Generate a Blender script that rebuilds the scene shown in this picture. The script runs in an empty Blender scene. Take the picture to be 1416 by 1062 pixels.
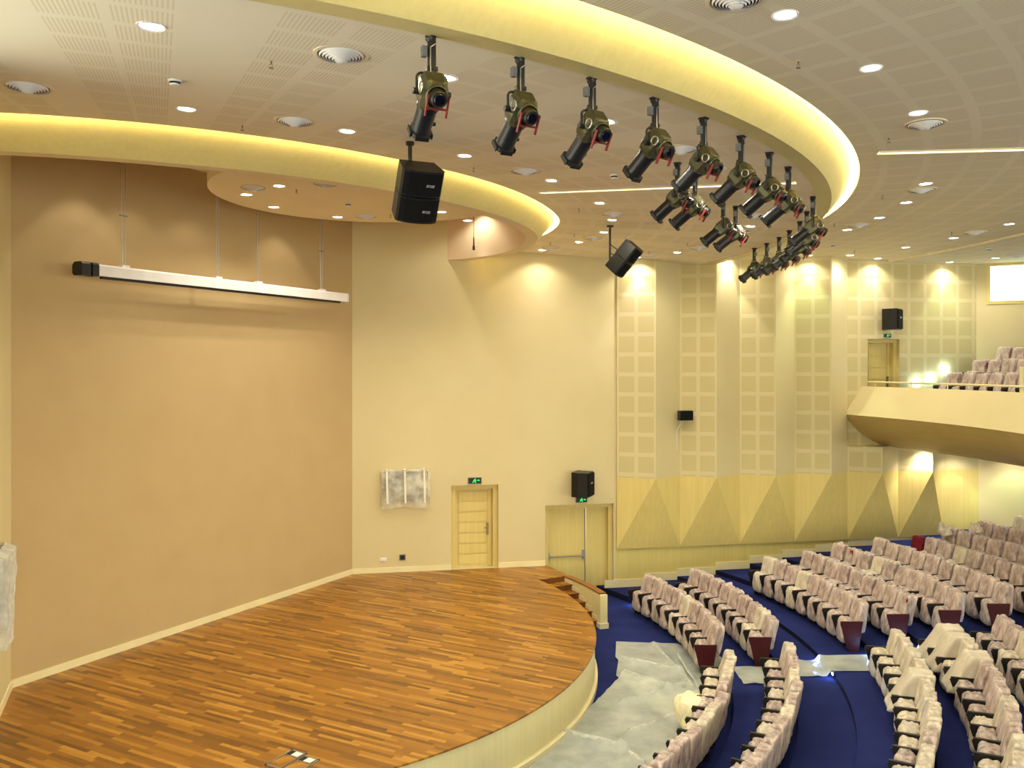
import bpy, bmesh, math, random
import numpy as np
from mathutils import Vector, Matrix, noise

random.seed(7)
SC = bpy.context.scene
COL = SC.collection
PI = math.pi
R_ = math.radians

# ------------------------------------------------------------------ camera, world, exposure
FPX, CXP, HYP, ZC = 1180.0, 708.0, 508.0, 6.47          # focal length and horizon in pixels, eye height
cam = bpy.data.cameras.new('camera')
cam.sensor_width = 36.0
cam.lens = FPX / 1416.0 * 36.0
cam.shift_y = (HYP - 531.0) / 1416.0
cam.clip_end = 200
camo = bpy.data.objects.new('camera', cam)
COL.objects.link(camo)
camo.location = (0, 0, ZC)
camo.rotation_euler = (PI / 2, 0, 0)
SC.camera = camo
W = bpy.data.worlds.new('world')
SC.world = W
W.use_nodes = True
W.node_tree.nodes['Background'].inputs[0].default_value = (1.0, 0.97, 0.78, 1)
W.node_tree.nodes['Background'].inputs[1].default_value = 5.2  # ambient fill added to brighten the ceiling, entering behind the camera
SC.view_settings.view_transform = 'Standard'
SC.view_settings.look = 'None'
SC.view_settings.gamma = 1
SC.view_settings.use_curve_mapping = False
SC.view_settings.exposure = -0.02
SC.cycles.max_bounces = 14
SC.cycles.diffuse_bounces = 9
SC.cycles.transparent_max_bounces = 16
WARM = (1.0, 0.97, 0.76)
K_DOWN = 80.0        # watts of one general downlight
K_WASH = 130.0       # watts of one wall washer
K_COVE = 38.0         # emission of the cove strips

# ------------------------------------------------------------------ pixel and plan helpers
def P(px, py, z):
    d = abs(py - HYP)
    h = abs(ZC - z)
    return Vector(((px - CXP) / d * h, FPX / d * h, z))

CEN = Vector((-8.163, 19.885))       # centre of the two ceiling rings
STC = Vector((-6.16, 18.5))          # centre of stage edge and seat rows
A0 = Vector((-8.745, 14.9))
B0 = Vector((-4.33, 23.12))
C0 = Vector((14.49, 26.63))
DS = (C0 - B0).normalized()          # along the side wall, away from the stage
NS = Vector((DS.y, -DS.x))           # into the hall
DB = (B0 - A0).normalized()          # along the back wall
NB = Vector((DB.y, -DB.x))
AX = Vector((NB.x, NB.y))            # hall axis
DL = Vector((0.39, -0.92)).normalized()
NL = Vector((-DL.y, DL.x))
ROT_S = math.atan2(DS.y, DS.x)

def on_line(px, p0, d, n, off):
    k = (px - CXP) / FPX
    q = p0 + n * off
    t = (k * q.y - q.x) / (d.x - k * d.y)
    return q + d * t, t
def side(px, py=None, off=0.0):
    p, u = on_line(px, B0, DS, NS, off)
    z = None if py is None else ZC + (HYP - py) / FPX * p.y
    return p, u, z
def US(px):
    return side(px)[1]
def SW(u, off=0.0):
    return B0 + DS * u + NS * off
def pol(c, r, deg):
    return Vector((c.x + r * math.cos(R_(deg)), c.y + r * math.sin(R_(deg))))
def v3(p, z):
    return Vector((p.x, p.y, z))

_th = np.linspace(-115, 50, 331)
def table(pairs):
    a = np.array(pairs, float)
    y = np.interp(_th, a[:, 0], a[:, 1])
    k = np.exp(-np.linspace(-2, 2, 17) ** 2)
    k /= k.sum()
    yp = np.pad(y, 8, mode='edge')
    return np.convolve(yp, k, mode='valid')
_r2t = table([(-115, 8.92), (-80, 8.96), (-60, 8.94), (-45, 8.97), (-30, 9.08), (-15, 9.17), (-4, 9.27), (2, 9.2), (9, 9.07), (16, 8.85), (23, 8.5), (29, 8.1), (50, 6.6)])
_r2b = table([(-115, 8.4), (-82, 8.33), (-67, 8.22), (-52, 8.26), (-42, 8.32), (-30, 8.48), (-13, 8.7), (-4, 8.77), (4, 8.72), (11, 8.63), (16.5, 8.47), (23, 8.13), (29, 7.75), (50, 6.2)])
def r2t(d): return float(np.interp(d, _th, _r2t))
def r2b(d): return float(np.interp(d, _th, _r2b))
Z_OUT, Z_MID0, Z_MID1, Z_R1B, Z_R2B, Z_STC = 9.75, 9.77, 9.44, 9.41, 9.42, 10.74
R1T, R1B, R1I = 15.06, 14.62, 14.36
R_CREASE = 20.6
def zceil(p):
    d = Vector((p[0], p[1])) - CEN
    r = d.length
    a = math.degrees(math.atan2(d.y, d.x))
    if r < R1I + 0.01:
        t = r2t(max(-115, min(50, a)))
        return Z_MID0 + (Z_MID1 - Z_MID0) * max(0, (r - t)) / (R1I - t)
    return Z_OUT if r < R_CREASE else Z_OUT - 0.06
def onceil(px, py):
    z = 9.6
    for _ in range(25):
        z = 0.5 * z + 0.5 * zceil(P(px, py, z))
    return P(px, py, z)
TIER_R = [10.61, 11.72, 12.65, 13.77, 14.8, 15.8, 16.85, 17.9, 18.95, 20.0, 21.05, 22.1, 23.15]
TIER_Z = [0.16, 0.30, 0.40, 0.53, 0.68, 0.81, 0.93, 1.06, 1.18, 1.31, 1.44, 1.57, 1.70]
def zfloor(p):
    r = (Vector((p[0], p[1])) - STC).length
    z = 0.0
    for a, b in zip(TIER_R, TIER_Z):
        if r >= a:
            z = b
    return z
def ang_px(c, r, px):
    """Angle at which the circle of radius r about c is seen in column px."""
    k = (px - CXP) / FPX
    lo, hi = -60.0, 80.0
    best = None
    for i in range(2801):
        a = lo + (hi - lo) * i / 2800
        q = pol(c, r, a)
        e = abs(q.x - k * q.y)
        if best is None or e < best[0]:
            best = (e, a)
    return best[1]

# ------------------------------------------------------------------ materials
def lin(c):
    return tuple(((x / 255) / 12.92 if x / 255 <= 0.04045 else (((x / 255) + 0.055) / 1.055) ** 2.4) for x in c) + (1.0,)
class NT:
    def __init__(s, name, rough=0.6, spec=0.3):
        s.m = bpy.data.materials.new(name)
        s.m.use_nodes = True
        s.t = s.m.node_tree
        s.b = s.t.nodes['Principled BSDF']
        s.b.inputs['Roughness'].default_value = rough
        s.b.inputs['Specular IOR Level'].default_value = spec
    def n(s, kind, **kw):
        n = s.t.nodes.new(kind)
        for k, v in kw.items():
            setattr(n, k, v)
        return n
    def put(s, sock, v):
        if hasattr(v, 'is_linked') or isinstance(v, bpy.types.NodeSocket):
            s.t.links.new(v, sock)
        else:
            sock.default_value = v
    def math(s, op, a, b=0.0, c=0.0):
        n = s.n('ShaderNodeMath', operation=op)
        for i, v in enumerate((a, b, c)):
            s.put(n.inputs[i], v)
        return n.outputs[0]
    def coords(s, which='Object', scale=(1, 1, 1), rot=0.0, loc=(0, 0, 0)):
        tc = s.n('ShaderNodeTexCoord')
        mp = s.n('ShaderNodeMapping')
        s.t.links.new(tc.outputs[which], mp.inputs[0])
        mp.inputs['Scale'].default_value = scale
        mp.inputs['Rotation'].default_value = (0, 0, rot)
        mp.inputs['Location'].default_value = loc
        return mp.outputs[0]
    def xyz(s, v):
        n = s.n('ShaderNodeSeparateXYZ')
        s.t.links.new(v, n.inputs[0])
        return n.outputs
    def noise(s, vec, scale, detail=3, rough=0.5):
        n = s.n('ShaderNodeTexNoise')
        s.put(n.inputs['Vector'], vec)
        n.inputs['Scale'].default_value = scale
        n.inputs['Detail'].default_value = detail
        n.inputs['Roughness'].default_value = rough
        return n.outputs[0]
    def ramp(s, fac, stops):
        n = s.n('ShaderNodeValToRGB')
        s.put(n.inputs[0], fac)
        while len(n.color_ramp.elements) < len(stops):
            n.color_ramp.elements.new(0.5)
        for e, (p, c) in zip(n.color_ramp.elements, stops):
            e.position = p
            e.color = c
        return n.outputs[0]
    def mix(s, fac, a, b):
        n = s.n('ShaderNodeMix', data_type='RGBA')
        s.put(n.inputs[0], fac)
        s.put(n.inputs[6], a)
        s.put(n.inputs[7], b)
        return n.outputs[2]
    def color(s, c):
        s.put(s.b.inputs['Base Color'], c)
        return s
    def bump(s, h, strength=0.2, dist=0.01):
        n = s.n('ShaderNodeBump')
        n.inputs['Strength'].default_value = strength
        n.inputs['Distance'].default_value = dist
        s.put(n.inputs['Height'], h)
        s.t.links.new(n.outputs[0], s.b.inputs['Normal'])
        return s
def mottled(name, c1, c2, scale=3.0, rough=0.6, spec=0.3, bump=0.0, bscale=60, metal=0.0):
    m = NT(name, rough, spec)
    v = m.coords()
    m.color(m.ramp(m.noise(v, scale), [(0.3, lin(c1)), (0.7, lin(c2))]))
    m.b.inputs['Metallic'].default_value = metal
    if bump:
        m.bump(m.noise(v, bscale), bump, 0.005)
    return m.m
def emit(name, c, s):
    m = NT(name)
    m.b.inputs['Base Color'].default_value = c
    m.b.inputs['Emission Color'].default_value = c
    m.b.inputs['Emission Strength'].default_value = s
    return m.m

M = {}
M['cream'] = mottled('cream_wall_paint', (211, 198, 152), (206, 192, 145), 0.7, 0.55, 0.25, 0.05, 90)
M['trim'] = mottled('cream_trim_paint', (232, 222, 176), (226, 214, 166), 2.0, 0.4, 0.4)
M['backwall'] = mottled('tan_fabric_wall', (188, 165, 121), (185, 161, 117), 1.3, 0.85, 0.1, 0.25, 220)
M['paleceil'] = mottled('pale_ceiling_paint', (238, 226, 192), (234, 221, 186), 0.8, 0.8, 0.1)
M['sconce'] = mottled('pinkish_cream_paint', (232, 212, 176), (228, 206, 170), 0.8, 0.7, 0.1)

def veneer(name, c1, c2, c3, vertical=True, rough=0.45):
    m = NT(name, rough, 0.35)
    sc = (14, 14, 0.7) if vertical else (1, 1, 14)
    v = m.coords('Object', sc)
    f = m.noise(v, 1.0, 5, 0.6)
    g = m.noise(m.coords('Object', (0.8, 0.8, 0.25)), 1.5, 2)
    base = m.ramp(f, [(0.3, lin(c1)), (0.7, lin(c2))])
    m.color(m.mix(m.ramp(g, [(0.4, (0, 0, 0, 1)), (0.8, (0.45, 0.45, 0.45, 1))]), base, lin(c3)))
    return m.m
M['veneer'] = veneer('pale_wood_veneer', (222, 203, 128), (212, 191, 114), (204, 186, 112))
M['drum'] = veneer('yellow_wood_drum', (224, 212, 150), (217, 203, 138), (211, 196, 132))
M['door'] = veneer('pale_wood_door', (218, 200, 128), (208, 188, 114), (202, 184, 112), True, 0.4)
M['fascia'] = veneer('stage_front_veneer', (226, 216, 164), (218, 207, 154), (212, 199, 146))
M['dado'] = veneer('lower_wall_veneer', (214, 199, 122), (204, 188, 112), (194, 180, 108))
M['soffit'] = veneer('balcony_soffit_veneer', (206, 182, 112), (196, 170, 100), (188, 164, 98), False)

def plank_mat():
    m = NT('stage_hardwood', 0.33, 0.4)
    v = m.coords('Object', (1, 1, 1), -math.atan2(AX.y, AX.x))
    x, y, _ = m.xyz(v)
    row = m.math('FLOOR', m.math('DIVIDE', y, 0.078))
    wn = m.n('ShaderNodeTexWhiteNoise', noise_dimensions='1D')
    m.put(wn.inputs['W'], row)
    xs = m.math('ADD', m.math('DIVIDE', x, 0.78), m.math('MULTIPLY', wn.outputs[0], 7.3))
    colm = m.math('FLOOR', xs)
    cmb = m.n('ShaderNodeCombineXYZ')
    m.put(cmb.inputs[0], row); m.put(cmb.inputs[1], colm)
    w2 = m.n('ShaderNodeTexWhiteNoise', noise_dimensions='3D')
    m.t.links.new(cmb.outputs[0], w2.inputs['Vector'])
    c = m.ramp(w2.outputs[0], [(0.0, lin((106, 70, 22))), (0.3, lin((140, 93, 28))), (0.75, lin((158, 108, 34))), (1.0, lin((186, 136, 54)))])
    grain = m.noise(m.coords('Object', (1.2, 24, 1), -math.atan2(AX.y, AX.x)), 2.5, 4)
    c = m.mix(m.ramp(grain, [(0.45, (0, 0, 0, 1)), (0.8, (0.4, 0.4, 0.4, 1))]), c, lin((120, 70, 24)))
    fy = m.math('FRACT', m.math('DIVIDE', y, 0.078))
    fx = m.math('FRACT', xs)
    seam = m.math('MAXIMUM', m.math('LESS_THAN', fy, 0.03), m.math('LESS_THAN', fx, 0.004))
    m.color(m.mix(m.math('MULTIPLY', seam, 0.5), c, lin((70, 40, 14))))
    return m.m
M['plank'] = plank_mat()

def carpet_mat():
    m = NT('blue_carpet', 0.95, 0.05)
    v = m.coords()
    n1 = m.noise(v, 1.2, 4)
    n2 = m.noise(v, 140, 2)
    f = m.math('ADD', m.math('MULTIPLY', n1, 0.6), m.math('MULTIPLY', n2, 0.4))
    m.color(m.ramp(f, [(0.3, lin((27, 33, 76))), (0.7, lin((42, 51, 108)))]))
    m.bump(n2, 0.5, 0.004)
    return m.m
M['carpet'] = carpet_mat()
M['riser'] = mottled('dark_blue_step_nosing', (16, 18, 42), (22, 24, 54), 6, 0.7, 0.2)

def ceiling_mat(name, c, cslot, t0, per, w, gap, rper, slots):
    m = NT(name, 0.85, 0.1)
    x, y, z = m.xyz(m.coords())
    dx = m.math('SUBTRACT', x, CEN.x); dy = m.math('SUBTRACT', y, CEN.y)
    r = m.math('SQRT', m.math('ADD', m.math('MULTIPLY', dx, dx), m.math('MULTIPLY', dy, dy)))
    th = m.math('MULTIPLY', m.math('ARCTAN2', dy, dx), 180 / PI)
    t = m.math('MULTIPLY', m.math('FRACT', m.math('DIVIDE', m.math('SUBTRACT', th, t0), per)), per)
    a = m.math('LESS_THAN', t, w)
    b = m.math('MULTIPLY', m.math('GREATER_THAN', t, w + gap), m.math('LESS_THAN', t, 2 * w + gap))
    block = m.math('MAXIMUM', a, b)
    fr = m.math('FRACT', m.math('DIVIDE', r, rper))
    block = m.math('MULTIPLY', block, m.math('LESS_THAN', fr, 0.8))
    st = m.math('FRACT', m.math('MULTIPLY', th, slots / w))
    block = m.math('MULTIPLY', block, m.math('LESS_THAN', st, 0.45))
    ns = m.noise(m.coords(), 0.5, 2)
    base = m.ramp(ns, [(0.3, lin(c)), (0.7, lin(tuple(k * 0.97 for k in c)))])
    m.color(m.mix(block, base, lin(cslot)))
    return m.m
M['ceil_mid'] = ceiling_mat('slotted_ceiling_inner', (248, 240, 214), (230, 219, 190), -72.0, 8.2, 2.2, 0.4, 0.53, 13)
M['ceil_out'] = ceiling_mat('slotted_ceiling_outer', (248, 240, 212), (230, 219, 188), -70.0, 4.6, 1.9, 0.35, 0.62, 11)

def acoustic_mat():
    m = NT('acoustic_square_panels', 0.7, 0.15)
    u, v, _ = m.xyz(m.coords('UV'))
    fu = m.math('FRACT', m.math('DIVIDE', u, 0.56))
    fv = m.math('FRACT', m.math('DIVIDE', v, 0.57))
    inn = m.math('MULTIPLY', m.math('MULTIPLY', m.math('GREATER_THAN', fu, 0.1), m.math('LESS_THAN', fu, 0.9)),
                 m.math('MULTIPLY', m.math('GREATER_THAN', fv, 0.1), m.math('LESS_THAN', fv, 0.9)))
    # perforations too fine to resolve: a little grey-yellow and a fine dot bump
    n = m.noise(m.coords('UV', (70, 70, 1)), 1.0, 1)
    sq = m.ramp(n, [(0.35, lin((202, 189, 140))), (0.65, lin((195, 182, 132)))])
    m.color(m.mix(inn, lin((210, 198, 154)), sq))
    m.bump(inn, -0.3, 0.01)
    return m.m
M['acoustic'] = acoustic_mat()

def film(name, c, amin, amax, rough=0.3, scale=3.0, bump=0.5):
    m = NT(name, rough, 0.5)
    v = m.coords()
    n = m.noise(v, scale, 4, 0.6)
    m.color(m.ramp(n, [(0.3, lin(c)), (0.75, lin(tuple(min(255, k * 1.05) for k in c)))]))
    mr = m.n('ShaderNodeMapRange')
    m.put(mr.inputs['Value'], n)
    mr.inputs['From Min'].default_value = 0.3
    mr.inputs['From Max'].default_value = 0.7
    mr.inputs['To Min'].default_value = amin
    mr.inputs['To Max'].default_value = amax
    m.t.links.new(mr.outputs[0], m.b.inputs['Alpha'])
    m.bump(m.noise(v, scale * 4, 3), bump, 0.02)
    return m.m
def bagfilm(name, c, amin, amax):
    m = NT(name, 0.3, 0.5)
    v = m.coords('Object', (1.0, 1.0, 0.22))
    w = m.n('ShaderNodeTexNoise')
    m.t.links.new(v, w.inputs['Vector'])
    w.inputs['Scale'].default_value = 9.0
    w.inputs['Detail'].default_value = 4
    w.inputs['Distortion'].default_value = 1.2
    fine = w.outputs[0]
    broad = m.noise(m.coords(), 6.0, 3)
    f = m.math('ADD', m.math('MULTIPLY', fine, 0.6), m.math('MULTIPLY', broad, 0.4))
    m.color(m.ramp(fine, [(0.35, lin(c)), (0.62, lin(tuple(min(255, k * 1.08) for k in c)))]))
    mr = m.n('ShaderNodeMapRange')
    m.put(mr.inputs['Value'], f)
    mr.inputs['From Min'].default_value = 0.36
    mr.inputs['From Max'].default_value = 0.62
    mr.inputs['To Min'].default_value = amin
    mr.inputs['To Max'].default_value = amax
    m.t.links.new(mr.outputs[0], m.b.inputs['Alpha'])
    m.bump(fine, 0.6, 0.03)
    return m.m
M['cover'] = film('clear_plastic_seat_cover', (232, 214, 200), 0.4, 0.78, 0.38, 7.0, 0.8)
M['cover2'] = film('cloudy_plastic_seat_cover', (234, 224, 196), 0.66, 0.9, 0.45, 7.0, 0.6)
M['cover'] = bagfilm('streaked_plastic_seat_cover', (208, 191, 181), 0.34, 0.84)
M['cover2'] = bagfilm('streaked_cloudy_seat_cover', (214, 203, 182), 0.6, 0.92)
M['sheet'] = film('plastic_dust_sheet', (196, 202, 190), 0.5, 0.74, 0.3, 1.6, 0.6)
M['foldfilm'] = film('folded_plastic_edge', (222, 225, 216), 0.55, 0.85, 0.3, 5.0, 0.5)
M['bag2'] = film('cloudy_drape_film', (216, 205, 184), 0.72, 0.95, 0.4, 2.5, 0.4)
M['bag'] = film('yellowish_plastic_bag', (246, 236, 196), 0.8, 0.97, 0.35, 6.0, 0.7)
M['wrap'] = film('clear_plastic_wrap', (226, 222, 200), 0.2, 0.8, 0.2, 2.4, 0.9)
M['tape'] = mottled('white_tape', (240, 234, 212), (232, 226, 202), 5, 0.4)
M['maroon'] = mottled('maroon_upholstery', (120, 26, 40), (98, 18, 30), 8, 0.75, 0.2, 0.2, 150)
M['maroonpanel'] = mottled('dark_maroon_panel', (74, 15, 23), (60, 11, 17), 4, 0.5, 0.3)
M['black'] = mottled('satin_black_plastic', (26, 25, 25), (20, 20, 20), 6, 0.4, 0.4)
M['blackmetal'] = mottled('black_powder_coat', (30, 29, 27), (22, 21, 20), 10, 0.38, 0.5)
M['housing'] = mottled('cove_tinted_cast_metal', (96, 94, 66), (78, 76, 52), 8, 0.32, 0.6, 0.0, 60, 0.6)  # olive-yellow reflection of the coves mixed into the dark metal's base colour
M['grille'] = mottled('black_speaker_grille', (20, 20, 21), (14, 14, 15), 30, 0.8, 0.15, 0.3, 400)
M['redclip'] = mottled('red_painted_metal', (138, 48, 44), (118, 36, 34), 8, 0.45, 0.4)
M['grey'] = mottled('grey_metal_box', (120, 120, 120), (104, 104, 106), 6, 0.5, 0.4)
M['steel'] = mottled('brushed_steel', (190, 186, 176), (170, 166, 156), 20, 0.3, 0.5, 0, 60, 0.9)
M['white'] = mottled('white_enamel', (236, 234, 232), (228, 226, 222), 4, 0.35, 0.4)
M['glass'] = mottled('dark_lens_glass', (18, 18, 30), (12, 12, 22), 2, 0.08, 0.7)
M['capwood'] = mottled('brown_hardwood_cap', (146, 92, 40), (124, 74, 30), 12, 0.35, 0.4)
M['stepwood'] = mottled('dark_stair_wood', (118, 72, 32), (96, 56, 24), 9, 0.4, 0.35)
M['brass'] = mottled('sprinkler_metal', (150, 132, 96), (128, 112, 80), 12, 0.35, 0.5, 0, 60, 0.7)
M['lens'] = emit('lit_lamp_lens', (1.0, 0.97, 0.9, 1), 14)
M['cove'] = emit('cove_strip_light', (1.0, 0.91, 0.48, 1), K_COVE)
M['slot'] = emit('slot_strip_light', (1.0, 0.84, 0.5, 1), 2.2)
M['led'] = emit('blue_step_led', (0.25, 0.55, 1.0, 1), 30)
M['ledw'] = emit('white_step_led', (0.75, 0.95, 1.0, 1), 40)
M['signgreen'] = emit('lit_green_sign', (0.02, 0.9, 0.14, 1), 1.6)
M['window'] = emit('lit_window_pane', (0.86, 1.0, 0.9, 1), 1.7)
M['badge'] = mottled('silver_badge', (200, 200, 206), (180, 180, 190), 6, 0.3)

# ------------------------------------------------------------------ mesh helpers
class MB:
    def __init__(s):
        s.v, s.f, s.uv, s.mi = [], [], [], []
        s.cur = 0
    def face(s, pts, uv=None):
        b = len(s.v)
        s.v += [tuple(p) for p in pts]
        s.f.append(tuple(range(b, b + len(pts))))
        s.uv.append(uv)
        s.mi.append(s.cur)
    def grid(s, rows, close=False, flip=False):
        """rows: lists of points of equal length."""
        b = len(s.v)
        n = len(rows[0])
        for r in rows:
            s.v += [tuple(p) for p in r]
        for i in range(len(rows) - 1):
            for j in range(n if close else n - 1):
                k = (j + 1) % n
                q = (b + i * n + j, b + i * n + k, b + (i + 1) * n + k, b + (i + 1) * n + j)
                s.f.append(q[::-1] if flip else q)
                s.uv.append(None)
                s.mi.append(s.cur)
        return s
    def box(s, c, d, rot=None):
        c = Vector(c)
        b = len(s.v)
        m = rot if rot is not None else Matrix.Identity(3)
        for x in (-0.5, 0.5):
            for y in (-0.5, 0.5):
                for z in (-0.5, 0.5):
                    s.v.append(tuple(c + m @ Vector((x * d[0], y * d[1], z * d[2]))))
        for q in ((0, 1, 3, 2), (4, 6, 7, 5), (0, 4, 5, 1), (2, 3, 7, 6), (0, 2, 6, 4), (1, 5, 7, 3)):
            s.f.append(tuple(b + i for i in q))
            s.uv.append(None)
            s.mi.append(s.cur)
        return s
    def prism(s, poly, z0, z1):
        """poly: 2-D points, counter-clockwise; extruded along z."""
        n = len(poly)
        s.face([(p[0], p[1], z1) for p in poly])
        s.face([(p[0], p[1], z0) for p in reversed(poly)])
        for i in range(n):
            a, b = poly[i], poly[(i + 1) % n]
            s.face([(a[0], a[1], z0), (b[0], b[1], z0), (b[0], b[1], z1), (a[0], a[1], z1)])
        return s
    def tube(s, pts, r, n=8, caps=True):
        pts = [Vector(p) for p in pts]
        rows = []
        up = None
        for i, p in enumerate(pts):
            d = (pts[min(i + 1, len(pts) - 1)] - pts[max(i - 1, 0)]).normalized()
            if up is None:
                up = Vector((0, 0, 1)) if abs(d.z) < 0.9 else Vector((1, 0, 0))
            a = d.cross(up).normalized()
            up = a.cross(d).normalized()
            rr = r[i] if isinstance(r, (list, tuple)) else r
            rows.append([p + (a * math.cos(2 * PI * k / n) + up * math.sin(2 * PI * k / n)) * rr for k in range(n)])
        s.grid(rows, close=True)
        if caps:
            s.face(rows[0])
            s.face(rows[-1][::-1])
        return s
    def lathe(s, prof, n=24, o=(0, 0, 0), m=None):
        """prof: (radius, height) pairs turned about z, then placed by matrix m and offset o."""
        o = Vector(o)
        m = m if m is not None else Matrix.Identity(3)
        rows = [[o + m @ Vector((r * math.cos(2 * PI * k / n), r * math.sin(2 * PI * k / n), h)) for k in range(n)] for r, h in prof]
        return s.grid(rows, close=True)
    def build(s, name, mat, parent=None, smooth=False, fix=True):
        me = bpy.data.meshes.new(name)
        me.from_pydata(s.v, [], s.f)
        for mm in (mat if isinstance(mat, (list, tuple)) else [mat]):
            me.materials.append(mm)
        if any(u for u in s.uv):
            ul = me.uv_layers.new(name='UVMap')
            for p, u in zip(me.polygons, s.uv):
                if u:
                    for li, q in zip(p.loop_indices, u):
                        ul.data[li].uv = q
        me.polygons.foreach_set('material_index', s.mi)
        if fix:
            bm = bmesh.new()
            bm.from_mesh(me)
            bmesh.ops.remove_doubles(bm, verts=bm.verts, dist=1e-5)
            bmesh.ops.recalc_face_normals(bm, faces=bm.faces)
            bm.to_mesh(me)
            bm.free()
        if smooth:
            for p in me.polygons:
                p.use_smooth = True
            try:
                me.set_sharp_from_angle(angle=R_(40))
            except Exception:
                pass
        o = bpy.data.objects.new(name, me)
        COL.objects.link(o)
        o.parent = parent
        return o
def rz(a):
    return Matrix.Rotation(a, 3, 'Z')
def axis_to(d):
    """Rotation taking +z to direction d."""
    return Vector(d).normalized().to_track_quat('Z', 'Y').to_matrix()
def tag(o, label, cat, group=None, kind=None):
    o['label'] = label
    o['category'] = cat
    if group:
        o['group'] = group
    if kind:
        o['kind'] = kind
    return o
def thing(name, loc, rot, label, cat, group=None, kind=None):
    o = bpy.data.objects.new(name, None)
    o.empty_display_size = 0.1
    COL.objects.link(o)
    o.location = loc
    o.rotation_euler = (0, 0, rot)
    return tag(o, label, cat, group, kind)
def dup(root, loc, rot):
    r = root.copy()
    COL.objects.link(r)
    r.location = loc
    r.rotation_euler = (0, 0, rot)
    for ch in list(root.children):
        c = ch.copy()
        COL.objects.link(c)
        c.parent = r
        for g in list(ch.children):
            d = g.copy()
            COL.objects.link(d)
            d.parent = c
    return r
ORD = ['first', 'second', 'third', 'fourth', 'fifth', 'sixth', 'seventh', 'eighth', 'ninth', 'tenth', 'eleventh', 'twelfth', 'thirteenth', 'fourteenth', 'fifteenth', 'sixteenth', 'seventeenth', 'eighteenth', 'nineteenth', 'twentieth', 'twenty-first', 'twenty-second', 'twenty-third', 'twenty-fourth', 'twenty-fifth']
def spot_lamp(parent, energy, color, cone, blend, radius=0.06, z=-0.02):
    l = bpy.data.lights.new('lamp', 'SPOT')
    l.energy = energy
    l.color = color
    l.spot_size = R_(cone)
    l.spot_blend = blend
    l.shadow_soft_size = radius
    o = bpy.data.objects.new('lamp', l)
    COL.objects.link(o)
    o.parent = parent
    o.location = (0, 0, z)
    return o

# ------------------------------------------------------------------ structure: floors and stage
ZTOP = 10.9
def build_floor():
    mb = MB()
    N = 150
    angs = [-112 + (60 + 112) * i / N for i in range(N + 1)]
    rr = [3.0] + TIER_R + [42.0]
    zz = [0.0] + TIER_Z
    for i in range(len(zz)):
        mb.cur = 0
        mb.grid([[v3(pol(STC, rr[i], a), zz[i]) for a in angs], [v3(pol(STC, rr[i + 1], a), zz[i]) for a in angs]])
        if i + 1 < len(zz):
            mb.cur = 1
            r = rr[i + 1]
            mb.grid([[v3(pol(STC, r, a), zz[i]) for a in angs], [v3(pol(STC, r, a), zz[i + 1]) for a in angs]])
    o = mb.build('floor', [M['carpet'], M['riser']])
    tag(o, 'blue carpeted auditorium floor rising in curved tiers from the stage', 'floor', None, 'structure')
build_floor()

SR = 7.93
ZST = 0.87
STAIR_T0, STAIR_T1 = 30.2, 18.6
def build_stage():
    st = thing('stage', v3(STC, 0), 0, 'curved hardwood stage platform with cream panelled front', 'stage', None, 'structure')
    loc = lambda p: (p.x - STC.x, p.y - STC.y)
    arc = [pol(STC, SR, a) for a in np.linspace(-92, STAIR_T0, 90)]
    wallp = SW(US(757))
    left_end = A0 + DL * 9.0
    poly = [A0] + [left_end] + arc + [pol(STC, 8.87, STAIR_T0), wallp, B0]
    def top(z0, z1, name, mat, grow=0.0):
        mb = MB()
        pl = [A0, left_end] + [pol(STC, SR + grow, a) for a in np.linspace(-92, STAIR_T0, 90)] + [pol(STC, 8.87, STAIR_T0), wallp, B0]
        mb.prism([loc(p) for p in pl], z0, z1)
        return mb.build(name, mat, st)
    top(ZST - 0.03, ZST, 'stage_deck', M['plank'], 0.02)
    mb = MB()
    angs = np.linspace(-92, STAIR_T1 + 12, 120)
    L = lambda r, a, z: (r * math.cos(R_(a)), r * math.sin(R_(a)), z)
    mb.grid([[L(SR - 0.01, a, z) for a in angs] for z in (0.0, ZST - 0.03)])
    mb.build('stage_front', M['fascia'], st)
    mb = MB()
    prof = [(SR - 0.01, 0.0), (SR + 0.05, 0.0), (SR + 0.05, 0.11), (SR + 0.03, 0.125), (SR - 0.01, 0.125)]
    mb.grid([[L(r, a, z) for a in angs] for r, z in prof])
    mb.build('stage_skirting', M['trim'], st)
    # landing edge beside the door
    mb = MB()
    a, b = pol(STC, 8.87, STAIR_T0), wallp
    mb.face([v3(a - STC, 0), v3(b - STC, 0), v3(b - STC, ZST - 0.03), v3(a - STC, ZST - 0.03)])
    mb.build('landing_side', M['fascia'], st)
    return st
build_stage()

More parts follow.
